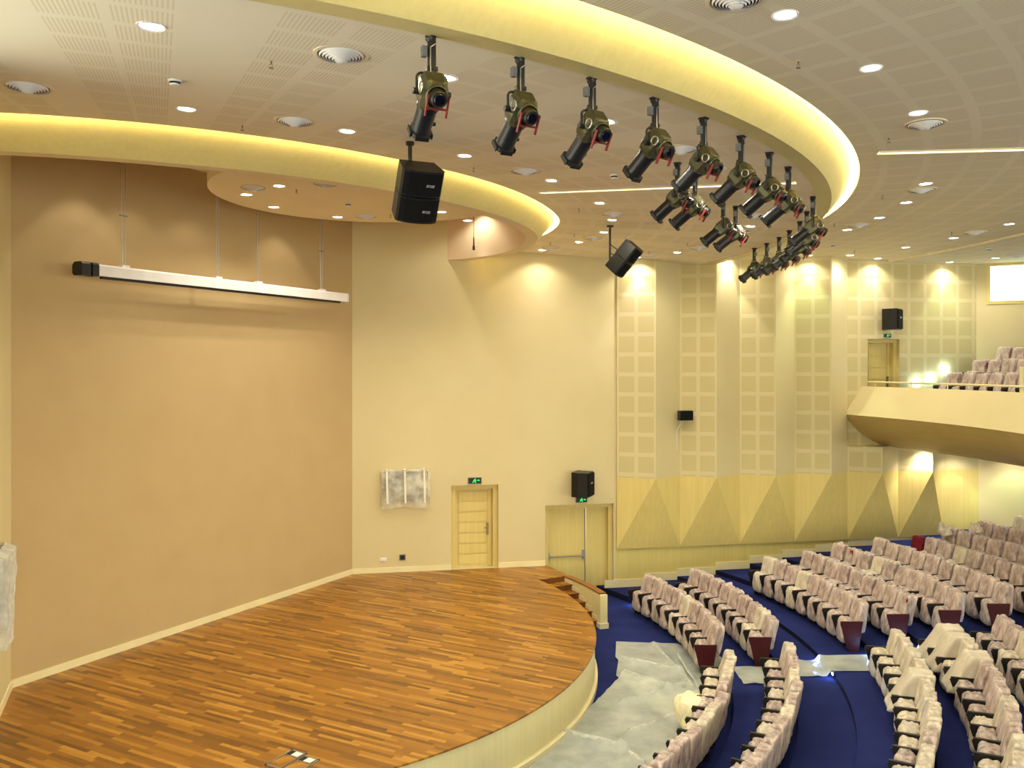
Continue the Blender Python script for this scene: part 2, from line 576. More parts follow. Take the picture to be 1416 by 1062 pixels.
def build_stairs():
    st = thing('stage_stairs', v3(STC, 0), 0, 'six dark wooden steps cut into the stage edge beside the double door', 'stairs', None, 'structure')
    L = lambda r, a, z: (r * math.cos(R_(a)), r * math.sin(R_(a)), z)
    n = 6
    rise = ZST / n
    dth = (STAIR_T0 - STAIR_T1) / (n - 1)
    for k in range(1, n):
        z1 = ZST - rise * k
        a1 = STAIR_T0 - dth * (k - 1)
        a0 = a1 - dth
        mb = MB()
        sub = np.linspace(a0, a1, 4)
        r0, r1 = SR + 0.0, 8.77
        mb.grid([[L(r0, a, z1) for a in sub], [L(r1, a, z1) for a in sub]])
        mb.build('tread', M['plank'], st)
        mb = MB()
        mb.face([L(r0, a0, z1 - rise), L(r1, a0, z1 - rise), L(r1, a0, z1 - 0.02), L(r0, a0, z1 - 0.02)])
        mb.face([L(r0, a0, z1 - 0.02), L(r1, a0, z1 - 0.02), L(r1, a0 - 0.1, z1 - 0.02), L(r0, a0 - 0.1, z1 - 0.02)])
        mb.face([L(r0, a0 - 0.1, z1 - 0.02), L(r1, a0 - 0.1, z1 - 0.02), L(r1, a0 - 0.1, z1), L(r0, a0 - 0.1, z1)])
        mb.face([L(r0, a0 - 0.1, z1), L(r1, a0 - 0.1, z1), L(r1, a0, z1), L(r0, a0, z1)])
        mb.build('riser', M['stepwood'], st)
    mb = MB()
    mb.face([L(SR, STAIR_T0, ZST - rise), L(8.77, STAIR_T0, ZST - rise), L(8.77, STAIR_T0, ZST - 0.01), L(SR, STAIR_T0, ZST - 0.01)])
    mb.build('riser', M['stepwood'], st)
    # wing wall with stepped skirting and a brown cap
    sub = np.linspace(STAIR_T1 - 0.9, STAIR_T0, 12)
    mb = MB()
    mb.grid([[L(r, a, z) for a in sub] for r, z in ((8.77, 0), (8.77, ZST - 0.03), (8.9, ZST - 0.03), (8.9, 0))], close=False)
    for a in (sub[0], sub[-1]):
        mb.face([L(8.77, a, 0), L(8.9, a, 0), L(8.9, a, ZST - 0.03), L(8.77, a, ZST - 0.03)])
    mb.build('wing_wall', M['fascia'], st)
    mb = MB()
    rr = [(8.745, ZST - 0.03), (8.745, ZST), (8.925, ZST), (8.925, ZST - 0.03), (8.745, ZST - 0.03)]
    mb.grid([[L(r, a, z) for a in sub] for r, z in rr])
    mb.build('wing_cap', M['capwood'], st)
    mb = MB()
    a = STAIR_T1 - 0.9
    mb.grid([[L(r, x, z) for x in (a - 0.35, a + 0.75)] for r, z in ((8.74, 0), (8.74, ZST - 0.04), (8.935, ZST - 0.04), (8.935, 0))])
    mb.face([L(8.74, a - 0.35, 0), L(8.935, a - 0.35, 0), L(8.935, a - 0.35, ZST - 0.04), L(8.74, a - 0.35, ZST - 0.04)])
    mb.build('end_post', M['fascia'], st)
    mb = MB()
    mb.grid([[L(r, x, z) for x in (a - 0.55, a + 0.9)] for r, z in ((8.72, 0), (8.72, 0.13), (8.955, 0.13), (8.955, 0))])
    mb.face([L(8.72, a - 0.55, 0), L(8.955, a - 0.55, 0), L(8.955, a - 0.55, 0.13), L(8.72, a - 0.55, 0.13)])
    mb.build('post_foot', M['trim'], st)
    for k in range(1, n):
        z1 = ZST - rise * k
        a1 = STAIR_T0 - dth * (k - 1)
        a0 = a1 - dth
        mb = MB()
        mb.grid([[L(r, x, z) for x in (a0, a1)] for r, z in ((8.755, z1), (8.755, z1 + 0.1), (8.77, z1 + 0.1))])
        mb.face([L(8.755, a0, z1), L(8.77, a0, z1), L(8.77, a0, z1 + 0.1), L(8.755, a0, z1 + 0.1)])
        mb.grid([[L(r, x, z) for x in (a0 - 0.0, a0 + 0.25)] for r, z in ((8.754, z1 - rise + 0.1), (8.754, z1 + 0.1), (8.77, z1 + 0.1))])
        mb.build('step_skirting', M['trim'], st)
build_stairs()

# ------------------------------------------------------------------ structure: walls
def quadwall(mb, p0, p1, z0, z1, u0=0.0, uv=True):
    L = (p1 - p0).length
    mb.face([v3(p0, z0), v3(p1, z0), v3(p1, z1), v3(p0, z1)], [(u0, z0), (u0 + L, z0), (u0 + L, z1), (u0, z1)] if uv else None)

mb = MB(); quadwall(mb, A0, B0, 0, ZTOP)
tag(mb.build('wall_back', M['backwall']), 'tan fabric covered wall behind the stage and the rolled up screen', 'wall', None, 'structure')
# left wall and the parts of the hall round the camera
AXN = Vector((-AX.y, AX.x))
CL = Vector((-1.26, -2.65))
FARE = C0 + AX * 12
NEARE = CL + AX * 12
mb = MB(); quadwall(mb, A0, A0 + DL * 7, 0, ZTOP)
tag(mb.build('wall_left', M['cream']), 'cream wall at the left edge beside the tan stage wall', 'wall', None, 'structure')

D1 = (US(624), US(689), ZST, side(650, 671)[2])
D2 = (US(754), US(848.5), 0.0, side(800, 697.5)[2])
D3 = (US(1199.5), US(1244), 4.97, side(1220, 469)[2])
U_P0 = US(852)
def wall_with_holes(name, u0, u1, z0, z1, holes, depth, mat, label, uv=False):
    us = sorted({u0, u1, *[h[0] for h in holes], *[h[1] for h in holes]})
    zs = sorted({z0, z1, *[h[2] for h in holes], *[h[3] for h in holes]})
    mb = MB()
    for i in range(len(us) - 1):
        for j in range(len(zs) - 1):
            cu, cz = (us[i] + us[i + 1]) / 2, (zs[j] + zs[j + 1]) / 2
            if any(h[0] < cu < h[1] and h[2] < cz < h[3] for h in holes):
                continue
            a, b = SW(us[i]), SW(us[i + 1])
            mb.face([v3(a, zs[j]), v3(b, zs[j]), v3(b, zs[j + 1]), v3(a, zs[j + 1])],
                    [(us[i], zs[j]), (us[i + 1], zs[j]), (us[i + 1], zs[j + 1]), (us[i], zs[j + 1])] if uv else None)
    for h in holes:
        a, b, c, d = SW(h[0]), SW(h[1]), SW(h[1], -depth), SW(h[0], -depth)
        for p, q in ((a, d), (b, c)):
            mb.face([v3(p, h[2]), v3(q, h[2]), v3(q, h[3]), v3(p, h[3])])
        mb.face([v3(a, h[3]), v3(b, h[3]), v3(c, h[3]), v3(d, h[3])])
        mb.face([v3(a, h[2]), v3(b, h[2]), v3(c, h[2]), v3(d, h[2])])
    return tag(mb.build(name, mat), label, 'wall', None, 'structure')
wall_with_holes('wall_right', 0, U_P0, 0, ZTOP, [D1, D2], 0.4, M['cream'], 'tall cream wall right of the stage with two recessed doors')

# zigzag hall wall: recessed and protruding fold lines read off the photograph
REC = [852, 939, 1021.4, 1097, 1170, 1240, 1303]
APX = [907, 991, 1073, 1150, 1220.6, 1290]
ZP0, ZP1 = 1.27, 3.32
OB, OA = 0.07, 0.58
u_rec = [US(x) for x in REC]
u_apx = [side(x, None, OA)[1] for x in APX]
U_END = US(1350.5)
mb = MB()
acc = 0.0
ZB = 4.1
for i in range(6):
    full = i < 4
    z1 = ZTOP if full else ZB
    a, b, c = SW(u_rec[i], OB), SW(u_apx[i], OA), SW(u_rec[i + 1], OB if i < 5 else OB)
    mb.cur = 0
    mb.face([v3(a, ZP1), v3(b, ZP1), v3(b, z1), v3(a, z1)], [(0, ZP1), (1.12, ZP1), (1.12, z1), (0, z1)])
    mb.cur = 1
    quadwall(mb, b, c, ZP1, z1, -0.03)
mb.cur = 1
for i in (4, 5):
    mb.face([v3(SW(u_rec[i]), ZB), v3(SW(u_rec[i], OB), ZB), v3(SW(u_apx[i], OA), ZB), v3(SW(u_rec[i + 1], OB), ZB), v3(SW(u_rec[i + 1]), ZB)])
mb.face([v3(SW(u_rec[6]), ZB), v3(SW(u_rec[6], OB), ZB), v3(SW(U_END, OB), ZB), v3(SW(U_END), ZB)])
quadwall(mb, SW(u_rec[0]), SW(u_rec[0], OB), ZP1, ZTOP, 0)
quadwall(mb, SW(u_rec[6], OB), SW(U_END, OB), ZP1, ZB, 0)
o = tag(mb.build('wall_hall', [M['acoustic'], M['cream']]), 'folded cream hall wall of square acoustic panels left of the balcony', 'wall', None, 'structure')
wall_with_holes('wall_balcony', u_rec[4] + 0.0, U_END, ZB, ZTOP, [D3], 0.4, M['acoustic'], 'acoustic panelled wall above the balcony with a recessed door', True)
mb = MB()
quadwall(mb, SW(u_rec[4], OB), SW(u_rec[4]), ZB, ZTOP)
tag(mb.build('wall_return', M['cream']), 'narrow cream return where the folded hall wall ends above the balcony', 'wall', None, 'structure')

mb = MB()
quadwall(mb, SW(U_P0 - 0.02), SW(U_END + 0.5), 0, ZP0 + 0.05)
tag(mb.build('wall_dado', M['dado']), 'yellowish wood lined lower wall beside the seating steps', 'wall', None, 'structure')

def wood_panels():
    t = thing('trim_1', v3(SW(u_rec[0]), 0), 0, 'pale wood wall band folded into light and dark triangles above the seating', 'wall panel', None, 'structure')
    o = SW(u_rec[0])
    L = lambda u, off, z: v3(SW(u, off) - o, z)
    for i in range(6):
        r0, a, r1 = u_rec[i], u_apx[i], u_rec[i + 1]
        mb = MB()
        mb.face([L(r0, OB, ZP0), L(a, OA, ZP1), L(r0, OB, ZP1)])
        mb.face([L(r1, OB, ZP0), L(r1, OB, ZP1), L(a, OA, ZP1)])
        mb.build('upright_panel', M['veneer'], t)
        mb = MB()
        mb.face([L(r0, OB, ZP0), L(r1, OB, ZP0), L(a, OA, ZP1)])
        mb.build('triangle_panel', M['veneer'], t)
    mb = MB()
    mb.face([L(u_rec[6], OB, ZP0), L(U_END, OB, ZP0), L(U_END, OB, ZP1), L(u_rec[6], OB, ZP1)])
    mb.face([L(u_rec[0], 0, ZP0), L(u_rec[0], OB, ZP0), L(u_rec[0], OB, ZP1), L(u_rec[0], 0, ZP1)])
    mb.face([L(u_rec[0], 0, ZP0), L(U_END, 0, ZP0), L(U_END, OB, ZP0), L(u_rec[0], OB, ZP0)])
    for i in range(6):
        mb.face([L(u_rec[i], OB, ZP1), L(u_apx[i], OA, ZP1), L(u_rec[i + 1], OB, ZP1)])
    mb.build('flat_panel', M['veneer'], t)
wood_panels()

# skirting boards
def skirt(name, p0, p1, z, n, label, h=0.14, t=0.025):
    mb = MB()
    a, b, c, d = p0, p1, p1 + n * t, p0 + n * t
    mb.prism([(q.x, q.y) for q in (a, d, c, b)], z, z + h)
    return tag(mb.build(name, M['trim']), label, 'skirting board', None, 'structure')
skirt('baseboard_back', A0, B0, ZST, NB, 'pale skirting board along the foot of the tan stage wall')
skirt('baseboard_left', A0, A0 + DL * 9, ZST, NL, 'pale skirting board along the cream wall at the left edge')
skirt('baseboard_right_1', B0, SW(D1[0]), ZST, NS, 'pale skirting board left of the single stage door')
skirt('baseboard_right_2', SW(D1[1]), SW(D2[0]), ZST, NS, 'pale skirting board between the single and the double door')
def stepped_skirt():
    t = thing('baseboard_hall', v3(SW(U_P0), 0), 0, 'pale skirting board stepping up beside the seating tiers', 'skirting board', None, 'structure')
    us = []
    for r in TIER_R:
        lo, hi = 0.0, 40.0
        for _ in range(50):
            m = (lo + hi) / 2
            if (SW(m) - STC).length < r: lo = m
            else: hi = m
        us.append(lo)
    edges = [US(836)] + us
    zz = [0.0] + TIER_Z
    for i in range(len(edges) - 1):
        if edges[i] > U_END: break
        mb = MB()
        z0 = TIER_Z[i - 1] if i else 0.0
        a, b = edges[i], min(edges[i + 1], U_END)
        if b - a < 0.05: continue
        p = [SW(a) - SW(U_P0), SW(b) - SW(U_P0)]
        n = NS * 0.03
        mb.prism([(q.x, q.y) for q in (p[0], p[0] + n, p[1] + n, p[1])], z0, z0 + 0.22)
        mb.build('board', M['trim'], t)
stepped_skirt()

# right-hand wall above the balcony with a lit projection window
WIN = (0.36, 3.2, 8.5, 9.62)
mb = MB()
E0 = C0
EW = lambda t, off=0.0: C0 + AX * t - Vector((-AX.y, AX.x)) * off
w0, w1, wz0, wz1 = WIN
for (a, b, z0, z1) in ((0, w0, 0, ZTOP), (w1, 7, 0, ZTOP), (w0, w1, 0, wz0), (w0, w1, wz1, ZTOP)):
    quadwall(mb, EW(a), EW(b), z0, z1)
for (a, b) in ((w0, w0), (w1, w1)):
    mb.face([v3(EW(a), wz0), v3(EW(a, -0.25), wz0), v3(EW(a, -0.25), wz1), v3(EW(a), wz1)])
for z in (wz0, wz1):
    mb.face([v3(EW(w0), z), v3(EW(w1), z), v3(EW(w1, -0.25), z), v3(EW(w0, -0.25), z)])
tag(mb.build('wall_far', M['cream']), 'cream wall at the right edge with the lit window, above the balcony seats', 'wall', None, 'structure')
wt = thing('window_1', v3(EW(w0), wz0), 0, 'bright frosted window with pale wood frame high above the balcony', 'window', None, 'structure')
mb = MB()
o = EW(w0)
mb.face([v3(EW(w0, -0.2) - o, 0), v3(EW(w1, -0.2) - o, 0), v3(EW(w1, -0.2) - o, wz1 - wz0), v3(EW(w0, -0.2) - o, wz1 - wz0)])
mb.build('pane', M['window'], wt)
mb = MB()
ang = math.atan2(AX.y, AX.x)
def ebar(t0, t1, z0, z1, off0, off1):
    p = [EW(t0, off0) - o, EW(t1, off0) - o, EW(t1, off1) - o, EW(t0, off1) - o]
    mb.prism([(q.x, q.y) for q in p], z0 - wz0, z1 - wz0)
ebar(w0 - 0.08, w0 + 0.02, wz0 - 0.08, wz1 + 0.08, -0.02, 0.03)
ebar(w1 - 0.02, w1 + 0.08, wz0 - 0.08, wz1 + 0.08, -0.02, 0.03)
ebar(w0, w1, wz0 - 0.08, wz0 + 0.02, -0.02, 0.03)
ebar(w0, w1, wz1 - 0.02, wz1 + 0.08, -0.02, 0.03)
mb.build('window_frame', M['veneer'], wt)

# ------------------------------------------------------------------ structure: ceilings and rings
angs2 = list(np.linspace(-112, 48, 170))
def ring_strip(mb, rows, flip=False):
    """rows: functions angle -> (radius, z)."""
    mb.grid([[v3(pol(CEN, f(a)[0], a), f(a)[1]) for a in angs2] for f in rows], flip=flip)
mb = MB()
ring_strip(mb, [lambda a: (r2t(a), Z_MID0), lambda a: ((r2t(a) + R1I) / 2, (Z_MID0 + Z_MID1) / 2), lambda a: (R1I, Z_MID1)])
tag(mb.build('ceiling_inner', M['ceil_mid']), 'tan slotted ceiling between the two glowing ceiling rings', 'ceiling', None, 'structure')
mb = MB()
ring_strip(mb, [lambda a: (R1T, Z_OUT), lambda a: (R_CREASE, Z_OUT), lambda a: (R_CREASE, Z_OUT - 0.06), lambda a: (44, Z_OUT - 0.06)])
tag(mb.build('ceiling_outer', M['ceil_out']), 'tan slotted ceiling outside the large glowing ring', 'ceiling', None, 'structure')
mb = MB()
ring_strip(mb, [lambda a: (0.01, Z_STC), lambda a: (r2b(a) + 0.6, Z_STC)])
tag(mb.build('ceiling_stage', M['paleceil']), 'pale raised ceiling above the stage inside the small ring', 'ceiling', None, 'structure')

def ring_drum(name, label, ft, fb, zt, zb, lip, inner_top, mat_lip):
    t = thing(name, (CEN.x, CEN.y, 0), 0, label, 'ceiling ring', None, 'structure')
    L = lambda r, a, z: (r * math.cos(R_(a)), r * math.sin(R_(a)), z)
    def strip(rows):
        mb = MB()
        mb.grid([[L(*f(a)[:1], a, f(a)[1]) for a in angs2] for f in rows])
        return mb
    slot = 0.15
    def drum_r(a, z):     # straight slanted face through bottom edge and a line 'slot' inside the ceiling edge
        k = (z - zb) / (zt - zb)
        return fb(a) + (ft(a) - slot - fb(a)) * k
    zc = zt + 0.34
    strip([lambda a: (fb(a), zb), lambda a: (drum_r(a, zt), zt), lambda a: (drum_r(a, zc), zc)]).build('drum_face', M['drum'], t, True)
    strip([lambda a: (fb(a), zb), lambda a: (fb(a) - lip, zb + 0.01)]).build('drum_lip', mat_lip, t, True)
    strip([lambda a: (fb(a) - lip, zb + 0.01), lambda a: (fb(a) - lip, inner_top)]).build('drum_inner_face', M['sconce'], t, True)
    strip([lambda a: (drum_r(a, zc), zc), lambda a: (ft(a) + 0.45, zc), lambda a: (ft(a) + 0.45, zt + 0.012), lambda a: (ft(a), zt + 0.012), lambda a: (ft(a), zt - 0.0)]).build('cove_trough', M['paleceil'], t, True)
    return t
ring_drum('trim_2', 'large glowing yellow ceiling ring that the stage spotlights hang inside', lambda a: R1T, lambda a: R1B, Z_OUT, Z_R1B, R1B - R1I, Z_MID1 + 0.02, M['drum'])
ring_drum('trim_3', 'small glowing yellow ceiling ring above the stage', r2t, r2b, Z_MID0, Z_R2B, 0.28, Z_STC, M['paleceil'])
def cove_light(label, ft, zt, a0, a1):
    mb = MB()
    a = np.linspace(a0, a1, 110)
    L = lambda r, x, z: (CEN.x + r * math.cos(R_(x)), CEN.y + r * math.sin(R_(x)), z)
    rows = [(0.05, 0.03), (0.05, 0.075), (0.09, 0.085), (0.11, 0.03), (0.05, 0.03)]
    mb.grid([[L(ft(x) + dr, x, zt + dz) for x in a] for dr, dz in rows])
    return tag(mb.build('cove_light', M['cove'], None), label, 'strip light', 'hidden cove strip lights')
cove_light('warm strip light hidden in the cove of the large ceiling ring', lambda a: R1T, Z_OUT, -90, 8)
cove_light('warm strip light hidden in the cove of the small stage ring', r2t, Z_MID0, -95, 26)

# slot lights in the ceiling
def slot_light(pa, pb, label):
    a, b = onceil(*pa), onceil(*pb)
    d = (b - a)
    L = d.length
    ang = math.atan2(d.y, d.x)
    t = thing('slot_light', a, 0, label, 'strip light', 'slot lights in the ceiling')
    m = rz(ang)
    dn = d.normalized()
    slope = Matrix(((dn.x, -math.sin(ang), 0), (dn.y, math.cos(ang), 0), (dn.z, 0, 1)))
    mb = MB()
    for y in (-0.075, 0.075):
        mb.box(slope @ Vector((L / 2, y, -0.008)), (L, 0.03, 0.02), slope)
    mb.build('frame', M['paleceil'], t)
    mb = MB()
    mb.box(slope @ Vector((L / 2, 0, -0.004)), (L, 0.12, 0.012), slope)
    mb.build('diffuser', M['slot'], t)
slot_light((746, 266), (1100, 252), 'long narrow lit slot in the ceiling behind the hanging spotlights')
slot_light((1215, 211), (1440, 205.3), 'long narrow lit slot in the ceiling at the right edge')

# floating canopy above the stage
ZCAN = ZC + 3.404
CANC = Vector((-2.847, 17.03))
def canopy():
    t = thing('stage_canopy', v3(CANC, ZCAN), 0, 'round pale canopy with downlights floating above the stage', 'ceiling canopy', None, 'structure')
    mb = MB()
    mb.lathe([(0.001, 0.0), (3.0, 0.0), (3.05, 0.02), (3.05, 0.27), (0.001, 0.27)], 96)
    mb.build('canopy_disc', M['paleceil'], t, True)
    for k in range(4):
        mb = MB()
        p = pol(Vector((0, 0)), 1.6, 45 + 90 * k)
        mb.tube([(p.x, p.y, 0.25), (p.x, p.y, Z_STC - ZCAN)], 0.02)
        mb.build('hanger_rod', M['steel'], t)
canopy()

# ------------------------------------------------------------------ balcony
BAL_T = (-26.0, 18.3)
ZPT = ZC - 0.58
ZBF = 4.97
def balcony():
    t = thing('balcony', (CEN.x, CEN.y, 0), 0, 'cream balcony with curved wood clad underside at the right', 'balcony', None, 'structure')
    L = lambda r, a, z: (r * math.cos(R_(a)), r * math.sin(R_(a)), z)
    a = np.linspace(*BAL_T, 80)
    def sweep(prof):
        mb = MB()
        mb.grid([[L(r, x, z) for x in a] for r, z in prof])
        return mb
    sweep([(19.92, ZBF), (19.92, ZPT), (19.74, ZPT), (19.15, ZC - 1.42)]).build('parapet', M['cream'], t, False)
    pr = [(19.15, -1.42), (19.25, -1.55), (19.4, -1.74), (19.6, -1.93), (19.85, -2.11), (20.15, -2.27), (20.45, -2.38), (20.75, -2.44), (21.2, -2.44), (22.0, -2.38)]
    sweep([(r, ZC + z) for r, z in pr]).build('soffit', M['soffit'], t, True)
    sweep([(22.0, ZC - 2.38), (34, ZC - 2.38)]).build('under_ceiling', M['cream'], t)
    tiers = [(19.9, ZBF), (20.72, 5.32), (21.72, 5.68), (22.67, 6.05), (23.62, 6.41), (24.6, 6.77), (25.6, 7.1)]
    mb = MB()
    for i, (r, z) in enumerate(tiers):
        r1 = tiers[i + 1][0] if i + 1 < len(tiers) else 34
        mb.grid([[L(r, x, z) for x in a], [L(r1, x, z) for x in a]])
        if i + 1 < len(tiers):
            mb.grid([[L(r1, x, z) for x in a], [L(r1, x, tiers[i + 1][1]) for x in a]])
    mb.build('balcony_floor', M['carpet'], t)
balcony()
def balcony_rail():
    t = thing('balcony_rail', (CEN.x, CEN.y, 0), 0, 'thin pale handrail along the top of the balcony front', 'handrail')
    L = lambda r, a, z: (r * math.cos(R_(a)), r * math.sin(R_(a)), z)
    a = np.linspace(BAL_T[0], 17.4, 70)
    mb = MB()
    mb.tube([L(19.85, x, ZPT + 0.14) for x in a], 0.025, 8)
    mb.build('rail', M['trim'], t, True)
    for x in np.arange(16.5, -25, -4.4):
        mb = MB()
        mb.tube([L(19.85, x, ZPT - 0.01), L(19.85, x, ZPT + 0.14)], 0.018, 8)
        mb.build('rail_post', M['trim'], t, True)
balcony_rail()
a = ang_px(CEN, 19.95, 1416)
p = pol(CEN, 19.95, a)
mb = MB()
mb.box((0, 0, 0.3), (0.12, 0.16, 0.62), rz(R_(a)))
o = mb.build('balcony_post', M['trim'])
o.location = v3(p, ZPT - 0.01)
tag(o, 'short cream post standing on the balcony front at the right edge', 'post')

# ------------------------------------------------------------------ doors
def door_frame(t, w, h, depth, cas=0.09):
    mb = MB()
    for x in (cas / 2, w - cas / 2):
        mb.box((x, depth - 0.06, h / 2), (cas, 0.2, h))
    mb.box((w / 2, depth - 0.06, h - cas / 2), (w - 2 * cas, 0.2, cas))
    mb.build('door_frame', M['door'], t)
def door_thing(name, D, label):
    p = SW(D[0])
    return thing(name, v3(p, D[2]), ROT_S, label, 'door', None, 'structure')     # local x along the wall, +y into the wall
def panel_leaf(t, x0, x1, h, depth, npan, hx):
    mb = MB()
    mb.box(((x0 + x1) / 2, depth, h / 2), (x1 - x0, 0.045, h))
    o = mb.build('door_leaf', M['door'], t)
    mb = MB()
    s = 0.14
    ph = (h - 0.12) / npan
    for k in range(npan):
        z0, z1 = 0.06 + ph * k + 0.02, 0.06 + ph * (k + 1) - 0.02
        mb.box(((x0 + x1) / 2 - 0.03, depth - 0.035, (z0 + z1) / 2), (x1 - x0 - 2 * s, 0.028, z1 - z0))
    for x in (x0 + s / 2 - 0.02, x1 - s / 2 + 0.0):
        mb.box((x, depth - 0.035, h / 2), (s - 0.05, 0.028, h - 0.02))
    mb.build('raised_panel', M['door'], o)
    mb = MB()
    mb.box((hx, depth - 0.055, 1.05), (0.06, 0.02, 0.34))
    mb.tube([(hx, depth - 0.05, 1.08), (hx, depth - 0.1, 1.08), (hx - 0.1, depth - 0.1, 1.08)], 0.012)
    mb.build('handle', M['brass'], o)
    return o
t = door_thing('door_1', D1, 'single pale wooden panel door recessed at the back of the stage')
w, h = D1[1] - D1[0], D1[3] - D1[2]
door_frame(t, w, h, 0.3, 0.13)
panel_leaf(t, 0.13, w - 0.13, h - 0.13, 0.34, 7, w - 0.26)
t = door_thing('door_3', D3, 'pale wooden door on the balcony under a black loudspeaker')
w, h = D3[1] - D3[0], D3[3] - D3[2]
door_frame(t, w, h, 0.3, 0.11)
panel_leaf(t, 0.11, w - 0.11, h - 0.11, 0.34, 6, w - 0.22)
t = door_thing('door_2', D2, 'wide pale wooden double door beside the stage steps')
w, h = D2[1] - D2[0], D2[3] - D2[2]
door_frame(t, w, h, 0.3, 0.12)
xm = w * 0.63
for (x0, x1) in ((0.12, xm - 0.01), (xm + 0.01, w - 0.12)):
    mb = MB()
    mb.box(((x0 + x1) / 2, 0.34, (h - 0.12) / 2), (x1 - x0, 0.045, h - 0.12))
    lf = mb.build('door_leaf', M['door'], t)
    if x0 < 0.5:
        mb = MB()
        mb.tube([(x0 + 0.03, 0.26, 1.05), (x1 - 0.03, 0.26, 1.05)], 0.022)
        mb.box((x0 + 0.05, 0.285, 1.05), (0.06, 0.07, 0.2))
        mb.box((x1 - 0.06, 0.285, 1.08), (0.09, 0.07, 0.26))
        mb.build('panic_bar', M['steel'], lf)
        mb = MB()
        mb.box((x1 - 0.01, 0.31, (h - 0.12) / 2), (0.025, 0.02, h - 0.2))
        mb.build('meeting_strip', M['grey'], lf)

# ------------------------------------------------------------------ exit signs
def exit_sign(px, py, w, label, off=0.02, zz=None):
    p, u, z = side(px, py, off)
    t = thing('exit_sign', v3(p, z), ROT_S, label, 'exit sign', 'green exit signs')
    hh = w * 0.46
    mb = MB(); mb.box((0, 0.0, 0), (w, 0.035, hh)); mb.build('sign_box', M['grey'], t)
    mb = MB(); mb.box((0, -0.02, 0), (w * 0.9, 0.008, hh * 0.82)); f = mb.build('sign_face', M['black'], t)
    s = hh * 0.8
    mb = MB()
    def fl(pts):
        mb.face([(x * s, -0.0255, z * s) for x, z in pts])
    fl([(0.05 + 0.09 * math.cos(k * PI / 4), 0.33 + 0.09 * math.sin(k * PI / 4)) for k in range(8)])
    fl([(-0.14, 0.2), (0.1, 0.22), (0.02, -0.1), (-0.2, -0.08)])
    fl([(0.08, 0.2), (0.3, 0.06), (0.27, -0.0), (0.05, 0.1)])
    fl([(-0.12, 0.2), (-0.36, 0.08), (-0.33, 0.0), (-0.1, 0.12)])
    fl([(-0.02, -0.08), (0.24, -0.2), (0.2, -0.46), (0.12, -0.46), (0.12, -0.26), (-0.14, -0.1)])
    fl([(-0.2, -0.06), (-0.06, -0.1), (-0.3, -0.36), (-0.52, -0.3), (-0.5, -0.22), (-0.33, -0.26)])
    fl([(0.45, 0.12), (0.75, 0.12), (0.75, 0.22), (0.95, 0.05), (0.75, -0.12), (0.75, -0.02), (0.45, -0.02)])
    mb.build('running_figure', M['signgreen'], f)
exit_sign(656.5, 664.5, 0.38, 'green running man exit sign above the single stage door')
exit_sign(804, 691, 0.34, 'green running man exit sign under the speaker above the double door')
exit_sign(1227, 464, 0.24, 'green running man exit sign above the balcony door')

# ------------------------------------------------------------------ loudspeakers
def badge(parent, loc, rot, size=0.05):
    cu = bpy.data.curves.new('badge', 'FONT')
    cu.body = 'BOSE'
    cu.size = size
    cu.align_x = 'CENTER'
    cu.extrude = 0.002
    cu.shear = 0.2
    cu.materials.append(M['badge'])
    tmp = bpy.data.objects.new('badge_text', cu)
    COL.objects.link(tmp)
    me = bpy.data.meshes.new_from_object(tmp.evaluated_get(bpy.context.evaluated_depsgraph_get()))
    bpy.data.objects.remove(tmp)
    me.name = 'badge'
    o = bpy.data.objects.new('badge', me)
    COL.objects.link(o)
    o.parent = parent
    o.location = loc
    o.rotation_euler = rot
    return o
def wall_speaker(px, py, off, w, d, h, turn, label, bracket=True):
    p, u, z = side(px, py, off)
    t = thing('wall_speaker', v3(p, z), ROT_S + turn, label, 'loudspeaker', 'black loudspeakers on the side wall')
    mb = MB()
    fw = w / 2
    poly = [(-fw * 0.8, d / 2), (-fw, d * 0.1), (-fw, -d * 0.42), (fw, -d * 0.42), (fw, d * 0.1), (fw * 0.8, d / 2)]
    mb.prism(poly[::-1], -h / 2, h / 2)
    c = mb.build('cabinet', M['black'], t)
    mb = MB()
    mb.prism([(-fw * 0.96, -d * 0.42), (-fw * 0.9, -d * 0.5), (fw * 0.9, -d * 0.5), (fw * 0.96, -d * 0.42)], -h * 0.46, h * 0.46)
    mb.build('front_grille', M['grille'], t)
    badge(t, (0.0, -d * 0.5 - 0.004, 0.02), (PI / 2, 0, 0), 0.075)
    if bracket:
        m2 = rz(-turn)
        mb = MB()
        for zz in (-h * 0.44, 0, h * 0.44):
            mb.box(m2 @ Vector((0, (off) / 2 + 0.03, zz)), (0.06, off - 0.02, 0.035), m2)
        mb.box(m2 @ Vector((0, off - 0.015, 0)), (0.1, 0.025, h), m2)
        mb.build('wall_bracket', M['blackmetal'], t)
    return t
wall_speaker(806, 669.5, 0.42, 0.6, 0.52, 0.68, R_(58), 'black loudspeaker bracketed above the double door')
wall_speaker(1234, 441.5, 0.42, 0.52, 0.48, 0.62, R_(40), 'black loudspeaker on the wall above the balcony door')
